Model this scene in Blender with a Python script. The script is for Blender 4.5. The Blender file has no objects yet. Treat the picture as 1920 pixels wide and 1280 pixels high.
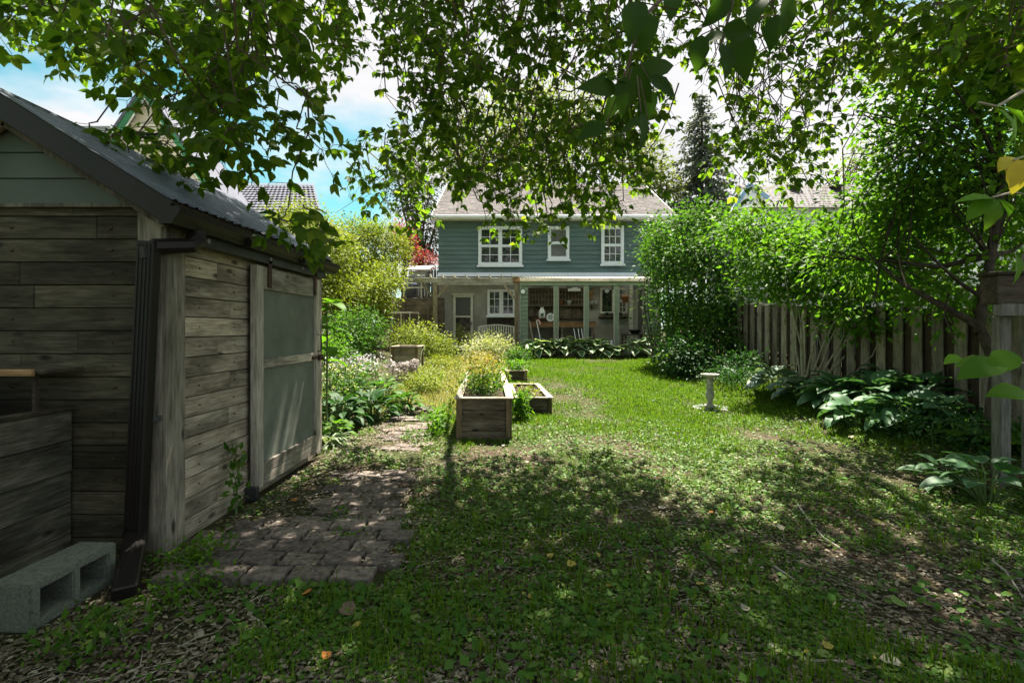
import bpy, bmesh, math, random
import numpy as np
from mathutils import Vector, Matrix
rng = np.random.default_rng(7); random.seed(7)
sc = bpy.context.scene
C = sc.collection
# ------------------------------------------------------------------ camera
F, CX, HY, EYE = 900.0, 960.0, 617.0, 1.35
cam = bpy.data.cameras.new('camera'); cam.sensor_width = 36; cam.lens = F/1920*36
cam.shift_y = -(640-HY)/1920; cam.clip_start = 0.05; cam.clip_end = 2000
co = bpy.data.objects.new('camera', cam); C.objects.link(co)
co.location = (0, 0, EYE); co.rotation_euler = (math.pi/2, 0, 0); sc.camera = co
def P(px, py, Y): return Vector(((px-CX)/F*Y, Y, EYE+(HY-py)/F*Y))
# ------------------------------------------------------------------ light
SUN_EL, SUN_AZ = math.radians(64), math.radians(14)      # azimuth from +Y towards +X
w = bpy.data.worlds.new('World'); sc.world = w; w.use_nodes = True
nt = w.node_tree; nt.nodes.clear(); N = nt.nodes.new; L = nt.links.new
out = N('ShaderNodeOutputWorld'); bg = N('ShaderNodeBackground'); bg.inputs[1].default_value = 0.10
sky = N('ShaderNodeTexSky'); sky.sky_type = 'NISHITA'; sky.sun_disc = False
sky.sun_elevation = SUN_EL; sky.sun_rotation = SUN_AZ; sky.air_density = 1.0; sky.dust_density = 0.6
tc = N('ShaderNodeTexCoord'); mp = N('ShaderNodeMapping'); mp.inputs['Scale'].default_value = (1, 1, 2.2); mp.inputs['Location'].default_value = (4.1, 1.3, 2.2)
nz = N('ShaderNodeTexNoise'); nz.inputs['Scale'].default_value = 1.6; nz.inputs['Detail'].default_value = 7; nz.inputs['Roughness'].default_value = 0.55
rp = N('ShaderNodeValToRGB'); rp.color_ramp.elements[0].position = 0.40; rp.color_ramp.elements[1].position = 0.52
nz2 = N('ShaderNodeTexNoise'); nz2.inputs['Scale'].default_value = 3.5; nz2.inputs['Detail'].default_value = 5
cr = N('ShaderNodeValToRGB'); cr.color_ramp.elements[0].color = (1.38, 1.38, 1.42, 1); cr.color_ramp.elements[1].color = (1.8, 1.78, 1.82, 1)
cr.color_ramp.elements[0].position = .3; cr.color_ramp.elements[1].position = .7
mul = N('ShaderNodeMix'); mul.data_type = 'RGBA'; mul.blend_type = 'MULTIPLY'; mul.inputs[0].default_value = 1; mul.inputs[7].default_value = (0.17, 0.33, 0.26, 1)
mx = N('ShaderNodeMix'); mx.data_type = 'RGBA'
L(tc.outputs['Generated'], mp.inputs[0]); L(mp.outputs[0], nz.inputs[0]); L(nz.outputs[0], rp.inputs[0]); L(mp.outputs[0], nz2.inputs[0]); L(nz2.outputs[0], cr.inputs[0])
L(sky.outputs[0], mul.inputs[6]); L(rp.outputs[0], mx.inputs[0]); L(mul.outputs[2], mx.inputs[6]); L(cr.outputs[0], mx.inputs[7])
L(mx.outputs[2], bg.inputs[0]); L(bg.outputs[0], out.inputs[0])
sl = bpy.data.lights.new('sun', 'SUN'); sl.energy = 3.7; sl.angle = math.radians(0.5); sl.color = (1, 0.93, 0.80)
so = bpy.data.objects.new('sun', sl); C.objects.link(so); so.location = (8, 10, 20)
sd = Vector((math.sin(SUN_AZ)*math.cos(SUN_EL), math.cos(SUN_AZ)*math.cos(SUN_EL), math.sin(SUN_EL)))
so.rotation_euler = sd.to_track_quat('Z', 'Y').to_euler()
sc.view_settings.view_transform = 'Standard'; sc.view_settings.look = 'None'; sc.view_settings.gamma = 1
sc.view_settings.exposure = 2.65; sc.view_settings.use_curve_mapping = False
sc.render.engine = 'CYCLES'; sc.cycles.use_denoising = True; sc.cycles.max_bounces = 7; sc.cycles.transparent_max_bounces = 8
sc.cycles.caustics_reflective = False; sc.cycles.caustics_refractive = False
# ------------------------------------------------------------------ materials
def nodes(m):
    m.use_nodes = True; t = m.node_tree
    return t, t.nodes.new, t.links.new, t.nodes['Principled BSDF']
def ramp(N_, cols, pos=None):
    r = N_('ShaderNodeValToRGB'); e = r.color_ramp.elements
    while len(e) < len(cols): e.new(0.5)
    for i, c in enumerate(cols):
        e[i].position = pos[i] if pos else i/(len(cols)-1); e[i].color = (*c, 1)
    return r
def mixc(N_, L_, fac, a, b, mode='MIX'):
    m = N_('ShaderNodeMix'); m.data_type = 'RGBA'; m.blend_type = mode
    for s, v in ((m.inputs[0], fac), (m.inputs[6], a), (m.inputs[7], b)):
        if hasattr(v, 'is_linked'): L_(v, s)
        elif isinstance(v, (int, float)): s.default_value = v
        else: s.default_value = (*v, 1)
    return m.outputs[2]
def offs(N_, L_, space='Object'):
    tc = N_('ShaderNodeTexCoord'); oi = N_('ShaderNodeObjectInfo'); m = N_('ShaderNodeVectorMath'); m.operation = 'SCALE'
    cb = N_('ShaderNodeCombineXYZ')
    for i, k in enumerate((37.0, 91.0, 53.0)):
        q = N_('ShaderNodeMath'); q.operation = 'MULTIPLY'; q.inputs[1].default_value = k; L_(oi.outputs['Random'], q.inputs[0]); L_(q.outputs[0], cb.inputs[i])
    a = N_('ShaderNodeVectorMath'); L_(tc.outputs[space], a.inputs[0]); L_(cb.outputs[0], a.inputs[1])
    return a.outputs[0], oi.outputs['Random']
def noise(N_, L_, v, scale, detail=4, rough=.5, sc3=None):
    if sc3:
        m = N_('ShaderNodeMapping'); m.inputs['Scale'].default_value = sc3; L_(v, m.inputs[0]); v = m.outputs[0]
    n = N_('ShaderNodeTexNoise'); n.inputs['Scale'].default_value = scale; n.inputs['Detail'].default_value = detail; n.inputs['Roughness'].default_value = rough
    L_(v, n.inputs[0]); return n.outputs[0]
def bump(N_, L_, h, b, s=.3, d=.01):
    k = N_('ShaderNodeBump'); k.inputs['Strength'].default_value = s; k.inputs['Distance'].default_value = d; L_(h, k.inputs['Height']); L_(k.outputs[0], b.inputs['Normal'])
def wood(name, dark, mid, light, axis='X', stain=.55, rough=.85, moss=None):
    m = bpy.data.materials.new(name); t, N_, L_, b = nodes(m); v, rnd = offs(N_, L_)
    s = {'X': (2.4, 24, 24), 'Y': (24, 2.4, 24), 'Z': (24, 24, 2.4)}[axis]
    s2 = {'X': (.9, 3, 3), 'Y': (3, .9, 3), 'Z': (3, 3, .9)}[axis]
    g = noise(N_, L_, v, 2.2, 6, .62, s); r = ramp(N_, [dark, mid, light], [.3, .5, .72]); L_(g, r.inputs[0])
    s4 = {'X': (5, 130, 130), 'Y': (130, 5, 130), 'Z': (130, 130, 5)}[axis]; fg = noise(N_, L_, v, 1, 5, .7, s4); fr = ramp(N_, [(.72, .72, .72), (1.1, 1.1, 1.1)], [.35, .62]); L_(fg, fr.inputs[0])
    st = noise(N_, L_, v, 1.7, 4, .6, s2); sr = ramp(N_, [(1-stain,)*3, (1, 1, 1)], [.36, .6]); L_(st, sr.inputs[0])
    c = mixc(N_, L_, 1, r.outputs[0], sr.outputs[0], 'MULTIPLY'); c = mixc(N_, L_, 1, c, fr.outputs[0], 'MULTIPLY')
    tr = ramp(N_, [(.62, .60, .58), (.95, .92, .88), (1.05, 1.04, 1.02), (1.32, 1.28, 1.22)]); L_(rnd, tr.inputs[0]); c = mixc(N_, L_, 1, c, tr.outputs[0], 'MULTIPLY')
    s3 = {'X': (2.6, 6, 6), 'Y': (6, 2.6, 6), 'Z': (6, 6, 2.6)}[axis]
    mp_ = N_('ShaderNodeMapping'); mp_.inputs['Scale'].default_value = s3; L_(v, mp_.inputs[0])
    vo = N_('ShaderNodeTexVoronoi'); vo.inputs['Scale'].default_value = 1; L_(mp_.outputs[0], vo.inputs[0])
    kr = ramp(N_, [(1, 1, 1), (0, 0, 0)], [.07, .15]); L_(vo.outputs['Distance'], kr.inputs[0])
    c = mixc(N_, L_, kr.outputs[0], c, tuple(x*.35 for x in dark))
    if moss:
        mn = noise(N_, L_, v, 5, 5, .6); mr = ramp(N_, [(0, 0, 0), (1, 1, 1)], [.52, .66]); L_(mn, mr.inputs[0]); c = mixc(N_, L_, mr.outputs[0], c, moss)
    L_(c, b.inputs['Base Color']); b.inputs['Roughness'].default_value = rough; b.inputs['Specular IOR Level'].default_value = .25
    bump(N_, L_, fg, b, .6, .003); return m
def plain(name, col, rough=.6, var=.18, scale=6, metal=0, bumpd=0, spec=.4, col2=None, tone=.06):
    m = bpy.data.materials.new(name); t, N_, L_, b = nodes(m); v, rnd = offs(N_, L_)
    n = noise(N_, L_, v, scale, 6, .6); r = ramp(N_, [tuple(x*(1-var) for x in col), col2 or tuple(min(1, x*(1+var)) for x in col)], [.35, .65]); L_(n, r.inputs[0])
    tn = ramp(N_, [(1-tone, 1-tone, 1-tone*.9), (1+tone, 1+tone*.97, 1+tone*.9)]); L_(rnd, tn.inputs[0])
    L_(mixc(N_, L_, 1, r.outputs[0], tn.outputs[0], 'MULTIPLY'), b.inputs['Base Color']); b.inputs['Roughness'].default_value = rough; b.inputs['Metallic'].default_value = metal; b.inputs['Specular IOR Level'].default_value = spec
    if bumpd: bump(N_, L_, noise(N_, L_, v, scale*6, 6, .7), b, .6, bumpd)
    return m
def leafmat(name, cols, trans=.35, rough=.55, tcol=None, attr=None, edge=None, spec=.16):
    m = bpy.data.materials.new(name); t, N_, L_, b = nodes(m)
    ge = N_('ShaderNodeNewGeometry'); oi = N_('ShaderNodeObjectInfo'); ad = N_('ShaderNodeMath'); ad.operation = 'ADD'; fr = N_('ShaderNodeMath'); fr.operation = 'FRACT'
    L_(ge.outputs['Random Per Island'], ad.inputs[0]); L_(oi.outputs['Random'], ad.inputs[1]); L_(ad.outputs[0], fr.inputs[0])
    r = ramp(N_, cols); L_(fr.outputs[0], r.inputs[0]); c = r.outputs[0]
    if edge:
        at = N_('ShaderNodeAttribute'); at.attribute_name = 'edge'; er = ramp(N_, [(0, 0, 0), (1, 1, 1)], [.55, .75]); L_(at.outputs['Fac'], er.inputs[0]); c = mixc(N_, L_, er.outputs[0], c, edge)
    L_(c, b.inputs['Base Color']); b.inputs['Roughness'].default_value = rough; b.inputs['Specular IOR Level'].default_value = spec
    tr = N_('ShaderNodeBsdfTranslucent'); tcx = mixc(N_, L_, 1, c, tcol or (1.25, 1.35, .55), 'MULTIPLY'); L_(tcx, tr.inputs[0])
    ms = N_('ShaderNodeMixShader'); ms.inputs[0].default_value = trans; L_(b.outputs[0], ms.inputs[1]); L_(tr.outputs[0], ms.inputs[2]); L_(ms.outputs[0], t.nodes['Material Output'].inputs[0])
    return m
M = {}
M['shed_front'] = wood('shed_front_wood', (.034, .029, .019), (.076, .066, .047), (.13, .116, .09), 'X', .6)  # darker than the side boards: canopy shade partly put into the colour
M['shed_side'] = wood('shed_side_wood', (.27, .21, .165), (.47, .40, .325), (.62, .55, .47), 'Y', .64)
M['shed_post'] = wood('shed_trim_wood', (.13, .115, .095), (.27, .24, .205), (.37, .335, .29), 'Z', .5)
M['door_v'] = wood('door_stile_wood', (.22, .20, .17), (.40, .37, .33), (.52, .49, .45), 'Z', .35)
M['door_h'] = wood('door_rail_wood', (.22, .19, .15), (.40, .37, .32), (.52, .49, .44), 'Y', .55)
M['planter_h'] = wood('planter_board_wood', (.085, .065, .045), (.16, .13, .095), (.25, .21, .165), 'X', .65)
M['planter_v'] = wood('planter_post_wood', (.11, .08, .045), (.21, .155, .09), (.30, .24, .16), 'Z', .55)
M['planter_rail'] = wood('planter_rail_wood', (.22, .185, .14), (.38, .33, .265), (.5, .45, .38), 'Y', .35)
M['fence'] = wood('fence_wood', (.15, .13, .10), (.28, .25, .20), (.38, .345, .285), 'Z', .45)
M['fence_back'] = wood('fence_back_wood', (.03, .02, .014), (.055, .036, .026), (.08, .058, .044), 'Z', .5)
M['grey_post'] = wood('grey_post_wood', (.10, .10, .09), (.18, .18, .165), (.26, .26, .245), 'Z', .4)
M['dark_wood'] = wood('dark_wood', (.035, .03, .02), (.075, .06, .045), (.12, .10, .08), 'X', .5)
M['bin_wood'] = wood('bin_wood', (.05, .048, .035), (.11, .105, .08), (.20, .19, .155), 'Y', .65)
M['timber'] = wood('retaining_timber', (.11, .085, .06), (.22, .18, .135), (.31, .265, .21), 'X', .5)
M['bench_wood'] = wood('bench_wood', (.15, .085, .04), (.30, .18, .09), (.42, .27, .15), 'X', .4)
M['porch_wood'] = wood('porch_wood', (.42, .38, .31), (.68, .65, .58), (.82, .80, .75), 'X', .45)
M['post_wood'] = wood('porch_post_wood', (.2, .165, .11), (.37, .31, .22), (.5, .44, .34), 'Z', .3)
M['gable'] = plain('gable_siding_paint', (.07, .085, .068), .6, .14, 3)
M['brown_metal'] = plain('brown_metal', (.013, .0095, .009), .5, .2, 4, 0, 0, .3)
M['black_metal'] = plain('black_metal', (.03, .033, .034), .5, .3, 8)
M['roof_metal'] = plain('roof_metal', (.10, .115, .155), .36, .3, 3, .25)
M['panel'] = plain('door_panel_mesh', (.145, .162, .138), .7, .24, 2.6, 0, .001)
M['concrete'] = plain('concrete', (.22, .225, .21), .95, .25, 9, 0, .004, .2)
M['block'] = plain('block_concrete', (.12, .13, .108), .95, .15, 70, 0, .004, .1, (.185, .20, .17))
M['sack'] = plain('grey_green_sack', (.10, .12, .095), .85, .3, 5)
M['paver'] = plain('paver_concrete', (.115, .092, .08), .95, .3, 30, 0, .004, .1, (.20, .168, .15), .3)
M['green_siding'] = plain('green_siding', (.112, .168, .16), .65, .14, 1.2)
M['sage_siding'] = plain('sage_siding', (.17, .22, .165), .6, .1, 3)
M['sage_trim'] = plain('sage_trim', (.24, .285, .225), .6, .1, 3)
M['white'] = plain('white_paint', (.80, .82, .84), .5, .05, 5)
M['cream'] = plain('cream_paint', (.62, .60, .52), .55, .1, 5)
M['stucco'] = plain('grey_stucco', (.36, .335, .295), .95, .2, 1.3, 0, .003, .1, (.50, .475, .43))
M['screen'] = plain('screen_mesh', (.10, .105, .10), .7, .1, 4)
M['shingle'] = plain('pale_shingle', (.165, .15, .148), .95, .22, 8, 0, .004, .1)
M['slate'] = plain('blue_grey_tile', (.10, .105, .14), .95, .15, 6)
M['beige'] = plain('beige_siding', (.62, .58, .47), .7, .06, 3)
M['green_paint'] = plain('green_fascia', (.03, .17, .07), .5, .1, 4)
M['grey_paint'] = plain('grey_siding', (.42, .44, .43), .7, .08, 3)
M['blue_paint'] = plain('blue_trim', (.22, .38, .56), .5, .1, 3)
M['terracotta'] = plain('terracotta', (.38, .13, .07), .8, .15, 6)
M['blue_plastic'] = plain('blue_grey_plastic', (.16, .17, .25), .5, .1, 4)
M['pink'] = plain('pink_plastic', (.75, .4, .42), .5, .1, 4)
M['stone'] = plain('birdbath_stone', (.27, .265, .22), .95, .3, 14, 0, .004, .12, (.45, .44, .38))
M['bark'] = plain('dark_bark', (.055, .045, .035), .95, .35, 12, 0, .01, .1)
M['pale_bark'] = plain('pale_bark', (.30, .27, .21), .9, .25, 14, 0, .004, .15)
M['twig'] = plain('twig_bark', (.09, .06, .045), .9, .3, 8)
M['stick'] = plain('dry_stick', (.30, .265, .22), .9, .3, 10)
M['soil'] = plain('soil', (.06, .043, .03), 1, .4, 20, 0, .01, .1)
M['stem'] = plain('green_stem', (.10, .15, .05), .7, .2, 6)
M['cable'] = plain('black_cable', (.05, .05, .05), .6)
M['rust'] = plain('rusty_iron', (.06, .03, .022), .8, .4, 20)
M['plate_ink'] = plain('plate_ink', (.05, .06, .08), .5)
M['clock_ink'] = M['plate_ink']
def glass(name, tint):
    m = bpy.data.materials.new(name); t, N_, L_, b = nodes(m); b.inputs['Base Color'].default_value = (*tint, 1); b.inputs['Roughness'].default_value = .04
    b.inputs['Specular IOR Level'].default_value = .8; b.inputs['Coat Weight'].default_value = .4; return m
M['glass'] = glass('window_glass', (.025, .03, .03)); M['glass_curtain'] = glass('window_glass_net', (.13, .13, .125))
m = bpy.data.materials.new('corrugated_plastic'); t, N_, L_, b = nodes(m); b.inputs['Base Color'].default_value = (.72, .70, .62, 1); b.inputs['Roughness'].default_value = .5
tr = N_('ShaderNodeBsdfTranslucent'); tr.inputs[0].default_value = (.8, .8, .74, 1); ms = N_('ShaderNodeMixShader'); ms.inputs[0].default_value = .6; L_(b.outputs[0], ms.inputs[1]); L_(tr.outputs[0], ms.inputs[2]); L_(ms.outputs[0], t.nodes['Material Output'].inputs[0]); M['corrugated'] = m
# foliage
M['canopy'] = leafmat('canopy_leaf', [(.05, .10, .010), (.07, .138, .013), (.095, .175, .016), (.058, .12, .012), (.17, .235, .025), (.064, .13, .013), (.082, .158, .015)], .66, tcol=(1.5, 1.5, .6))
M['big_leaf'] = leafmat('big_near_leaf', [(.028, .066, .008), (.035, .078, .010), (.042, .088, .012)], .45)
M['yellow_leaf'] = leafmat('yellow_leaf', [(.42, .36, .04), (.5, .36, .05)], .3)
M['lime_leaf'] = leafmat('lime_leaf', [(.11, .24, .02), (.14, .28, .025)], .45)
M['bright_shrub'] = leafmat('bright_shrub_leaf', [(.11, .16, .022), (.17, .215, .028), (.23, .26, .038), (.125, .18, .026), (.29, .29, .07)], .36)
M['lime_shrub'] = leafmat('lime_shrub_leaf', [(.13, .18, .02), (.19, .23, .025), (.25, .27, .04), (.12, .18, .025)], .35)
M['mid_shrub'] = leafmat('mid_shrub_leaf', [(.038, .10, .016), (.058, .14, .02), (.082, .175, .024), (.045, .115, .018), (.11, .19, .04)], .4)
M['fresh_shrub'] = leafmat('fresh_shrub_leaf', [(.055, .14, .012), (.08, .18, .015), (.11, .225, .02), (.06, .145, .013), (.15, .25, .03)], .52)
M['dark_shrub'] = leafmat('dark_shrub_leaf', [(.016, .052, .014), (.025, .075, .018), (.035, .09, .02), (.02, .06, .016)], .3)
M['grey_tree'] = leafmat('grey_tree_leaf', [(.05, .065, .035), (.07, .085, .05), (.09, .10, .055)], .3)
M['far_tree'] = leafmat('far_tree_leaf', [(.10, .14, .03), (.15, .18, .045), (.20, .215, .06), (.09, .12, .03)], .4)
M['red_leaf'] = leafmat('red_tree_leaf', [(.16, .03, .03), (.24, .05, .045), (.30, .09, .07), (.11, .03, .025)], .35, tcol=(1.3, .8, .7))
M['spruce'] = leafmat('spruce_needle', [(.075, .095, .08), (.095, .12, .095), (.12, .14, .105)], .25)
M['grass'] = leafmat('grass_blade', [(.06, .13, .007), (.085, .168, .009), (.115, .20, .012), (.07, .145, .008), (.16, .205, .035)], .38, .7, spec=.08)
M['dry_grass'] = leafmat('dry_grass_blade', [(.34, .31, .12), (.24, .26, .06), (.42, .38, .19), (.18, .22, .04)], .3, tcol=(1.2, 1.15, .7))
M['cover'] = leafmat('ground_cover_leaf', [(.032, .09, .008), (.05, .125, .010), (.072, .158, .014), (.042, .105, .009), (.11, .185, .02), (.16, .2, .05)], .32, .55, spec=.22)
M['litter'] = leafmat('leaf_litter', [(.09, .068, .046), (.14, .11, .076), (.21, .175, .13), (.06, .043, .03), (.32, .28, .22), (.12, .11, .05)], .15, .8, tcol=(1, 1, 1), spec=.2)
M['hosta_green'] = leafmat('hosta_leaf', [(.04, .105, .045), (.055, .13, .052), (.07, .15, .06)], .25, .5, spec=.25)
M['hosta_blue'] = leafmat('blue_hosta_leaf', [(.085, .15, .115), (.10, .17, .13)], .22, .5, edge=(.22, .25, .17))
M['hosta_white'] = leafmat('variegated_hosta_leaf', [(.05, .13, .06), (.065, .15, .075), (.08, .17, .06)], .28, .5, edge=(.52, .56, .34))
M['strap'] = leafmat('striped_strap_leaf', [(.10, .17, .08), (.30, .34, .22), (.14, .2, .1)], .3)
M['pale_plant'] = leafmat('pale_plant_leaf', [(.26, .28, .13), (.38, .38, .2), (.18, .23, .09), (.46, .44, .28)], .3)
M['rust_plant'] = leafmat('rusty_plant_leaf', [(.26, .19, .05), (.33, .24, .07), (.16, .19, .045), (.22, .21, .06)], .3)
M['mauve'] = leafmat('dried_mauve_petal', [(.30, .24, .27), (.40, .33, .33), (.46, .42, .34), (.22, .17, .2)], .3, tcol=(1, 1, 1))
M['white_flower'] = leafmat('white_petal', [(.6, .6, .58), (.5, .48, .55)], .3, tcol=(1, 1, 1))
# ------------------------------------------------------------------ helpers
def wl(o):
    v = Vector((0, 0, 0))
    while o: v += o.location; o = o.parent
    return v
def tag(o, label, cat=None, group=None, kind=None):
    if label: o['label'] = label
    if cat: o['category'] = cat
    if group: o['group'] = group
    if kind: o['kind'] = kind
    return o
def link(o, parent=None, at=None):
    C.objects.link(o)
    if parent: o.parent = parent
    if at is not None: o.location = Vector(at) - (wl(parent) if parent else Vector())
    return o
def thing(name, label, cat, loc=(0, 0, 0), group=None):
    o = bpy.data.objects.new(name, None); o.empty_display_size = .1; link(o, None, loc); return tag(o, label, cat, group)
def rawmesh(name, V, T, mat, smooth=False):
    V = np.asarray(V, np.float32).reshape(-1, 3); T = np.asarray(T, np.int32); k = T.shape[1]
    me = bpy.data.meshes.new(name); me.vertices.add(len(V)); me.vertices.foreach_set('co', V.ravel())
    me.loops.add(T.size); me.loops.foreach_set('vertex_index', T.ravel()); me.polygons.add(len(T))
    me.polygons.foreach_set('loop_start', np.arange(0, T.size, k, dtype=np.int32))
    if smooth: me.polygons.foreach_set('use_smooth', np.ones(len(T), bool))
    me.update(calc_edges=True); me.materials.append(M[mat] if isinstance(mat, str) else mat); return me
def npobj(name, V, T, mat, parent=None, smooth=False):
    o = bpy.data.objects.new(name, rawmesh(name, V, T, mat, smooth)); link(o, parent, (0, 0, 0)); return o
class MB:
    def __init__(s): s.v = []; s.f = []
    def add(s, vs, fs):
        b = len(s.v); s.v += [tuple(v) for v in vs]; s.f += [tuple(i+b for i in f) for f in fs]; return s
    def box(s, x0, x1, y0, y1, z0, z1):
        return s.add([(x, y, z) for x in (x0, x1) for y in (y0, y1) for z in (z0, z1)], [(0, 1, 3, 2), (4, 6, 7, 5), (0, 4, 5, 1), (2, 3, 7, 6), (0, 2, 6, 4), (1, 5, 7, 3)])
    def tube(s, pts, rad, n=6, cap=True):
        pts = [Vector(p) for p in pts]; k = len(pts); rad = rad if hasattr(rad, '__len__') else [rad]*k
        up = None; vs = []
        for i, p in enumerate(pts):
            d = (pts[min(i+1, k-1)]-pts[max(i-1, 0)]).normalized()
            if up is None: up = Vector((0, 0, 1)) if abs(d.z) < .9 else Vector((1, 0, 0))
            a = d.cross(up).normalized(); b = a.cross(d).normalized(); up = b
            for j in range(n):
                t = 2*math.pi*j/n; vs.append(p+(a*math.cos(t)+b*math.sin(t))*rad[i])
        fs = [(i*n+j, i*n+(j+1) % n, (i+1)*n+(j+1) % n, (i+1)*n+j) for i in range(k-1) for j in range(n)]
        if cap: fs += [tuple(range(n)), tuple((k-1)*n+j for j in reversed(range(n)))]
        return s.add(vs, fs)
    def lathe(s, prof, c, n=20):
        vs = [(c[0]+r*math.cos(2*math.pi*j/n), c[1]+r*math.sin(2*math.pi*j/n), c[2]+z) for r, z in prof for j in range(n)]
        fs = [(i*n+j, i*n+(j+1) % n, (i+1)*n+(j+1) % n, (i+1)*n+j) for i in range(len(prof)-1) for j in range(n)]
        return s.add(vs, fs)
    def build(s, name, mat, parent=None, bev=0, smooth=False, at=None, segs=1):
        me = bpy.data.meshes.new(name)
        c = Vector(at) if at is not None else Vector(np.mean(np.array(s.v, float), 0))
        me.from_pydata([tuple(Vector(v)-c) for v in s.v], [], s.f); me.update()
        if bev:
            bm = bmesh.new(); bm.from_mesh(me); bmesh.ops.bevel(bm, geom=bm.edges[:], offset=bev, segments=segs, affect='EDGES', clamp_overlap=True); bm.to_mesh(me); bm.free()
        if smooth: me.polygons.foreach_set('use_smooth', np.ones(len(me.polygons), bool))
        me.materials.append(M[mat] if isinstance(mat, str) else mat)
        o = bpy.data.objects.new(name, me); return link(o, parent, c)
def box(name, x0, x1, y0, y1, z0, z1, mat, parent=None, bev=0):
    return MB().box(min(x0, x1), max(x0, x1), min(y0, y1), max(y0, y1), min(z0, z1), max(z0, z1)).build(name, mat, parent, bev)
def beam(a, b, wdt, h, upv=(0, 0, 1)):
    a, b = Vector(a), Vector(b); d = (b-a).normalized(); s = d.cross(Vector(upv)).normalized(); u = s.cross(d)
    vs = [p+s*i*wdt/2+u*j*h/2 for p in (a, b) for i, j in ((-1, -1), (1, -1), (1, 1), (-1, 1))]
    return vs, [(0, 1, 2, 3), (7, 6, 5, 4), (0, 4, 5, 1), (1, 5, 6, 2), (2, 6, 7, 3), (3, 7, 4, 0)]
def beamobj(name, a, b, wdt, h, mat, parent=None, bev=0, upv=(0, 0, 1)):
    m = MB(); m.add(*beam(a, b, wdt, h, upv)); return m.build(name, mat, parent, bev)
def unit(a): return a/np.maximum(np.linalg.norm(a, axis=-1, keepdims=True), 1e-9)
# leaf templates: x width, y length, z
T4 = (np.array([(0, 0, 0), (-.27, .42, .05), (.27, .42, .05), (0, .45, -.02), (0, 1, -.10)]), np.array([(0, 3, 1), (0, 2, 3), (1, 3, 4), (3, 2, 4)]))
T10 = (np.array([(0, 0, 0), (-.2, .17, .03), (.2, .17, .03), (-.29, .42, .05), (.29, .42, .05), (-.18, .72, 0), (.18, .72, 0), (0, 1, -.14), (0, .2, -.01), (0, .45, -.01), (0, .74, -.05)]),
       np.array([(0, 8, 1), (0, 2, 8), (1, 8, 3), (8, 9, 3), (8, 2, 4), (8, 4, 9), (3, 9, 5), (9, 10, 5), (9, 4, 6), (9, 6, 10), (5, 10, 7), (10, 6, 7)]))
TW = (T4[0]*np.array([1.5, 1, 1]), T4[1])
TR = (np.array([(0, 0, 0), (-.42, .25, .05), (-.45, .7, .06), (0, .95, 0), (.45, .7, .06), (.42, .25, .05)]), np.array([(0, 5, 1), (1, 5, 4), (1, 4, 2), (2, 4, 3)]))
TG = (np.array([(-.035, 0, 0), (.035, 0, 0), (.028, .55, .06), (-.028, .55, .06), (0, 1, .28)]), np.array([(0, 1, 2), (0, 2, 3), (3, 2, 4)]))
TS = (np.array([(-.06, 0, 0), (.06, 0, 0), (.10, .45, .12), (-.10, .45, .12), (.07, .8, .05), (-.07, .8, .05), (0, 1.05, -.15)]), np.array([(0, 1, 2), (0, 2, 3), (3, 2, 4), (3, 4, 5), (5, 4, 6)]))
TN = (np.array([(-.09, 0, 0), (.09, 0, 0), (0, 1, -.05)]), np.array([(0, 1, 2)]))
def leafarr(Pp, D, Nn, S, tm):
    """batch of leaves: positions, axis directions, normals, sizes"""
    D = unit(D); X = unit(np.cross(D, Nn)); Z = np.cross(X, D); S = np.broadcast_to(np.asarray(S, float), (len(Pp),))[:, None, None]
    tv = tm[0]; V = Pp[:, None, :]+S*(tv[None, :, 0:1]*X[:, None]+tv[None, :, 1:2]*D[:, None]+tv[None, :, 2:3]*Z[:, None])
    k = len(tv); T = (tm[1][None]+(np.arange(len(Pp))*k)[:, None, None]).reshape(-1, tm[1].shape[1])
    return V.reshape(-1, 3), T
def leafobj(name, Pp, D, Nn, S, tm, mat, parent=None, smooth=False):
    V, T = leafarr(np.asarray(Pp, float), np.asarray(D, float), np.asarray(Nn, float), S, tm)
    o = npobj(name, V, T, mat, parent, smooth); o['kind'] = 'stuff'; return o
_g = np.random.default_rng(3).random((64, 64))
def vnoise(x, y):
    x = np.asarray(x, float); y = np.asarray(y, float); xi = np.floor(x).astype(int); yi = np.floor(y).astype(int); fx = x-xi; fy = y-yi
    fx = fx*fx*(3-2*fx); fy = fy*fy*(3-2*fy); g = lambda a, b: _g[a % 64, b % 64]
    return (g(xi, yi)*(1-fx)+g(xi+1, yi)*fx)*(1-fy)+(g(xi, yi+1)*(1-fx)+g(xi+1, yi+1)*fx)*fy
def fbm(x, y): return .55*vnoise(x, y)+.3*vnoise(x*2.1+5, y*2.1+9)+.15*vnoise(x*4.3+2, y*4.3+31)
def ground(x, y):
    x = np.asarray(x, float); y = np.asarray(y, float)
    t = np.clip((y-7.5)/9.5, 0, 1); h = .55*t*t*(3-2*t)*.5+.55*t*.5
    h = h+.32*np.clip((x-4.0)/1.5, 0, 1)*np.clip((y-2)/2, 0, 1)                      # bank under the fence
    h = h+np.clip((-1.9-x)/2.5, 0, 1)*np.clip((y-5.6)/5, 0, 1)*.55                   # left bed rises
    near = np.clip((x+.55)/.4, 0, 1)
    return h+(.045*(fbm(x*1.3, y*1.3)-.5)+.02*(fbm(x*5, y*5)-.5))*np.where((y < 9) & (x < -.3), .35, 1)
def gz(x, y): return float(ground(x, y))
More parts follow.
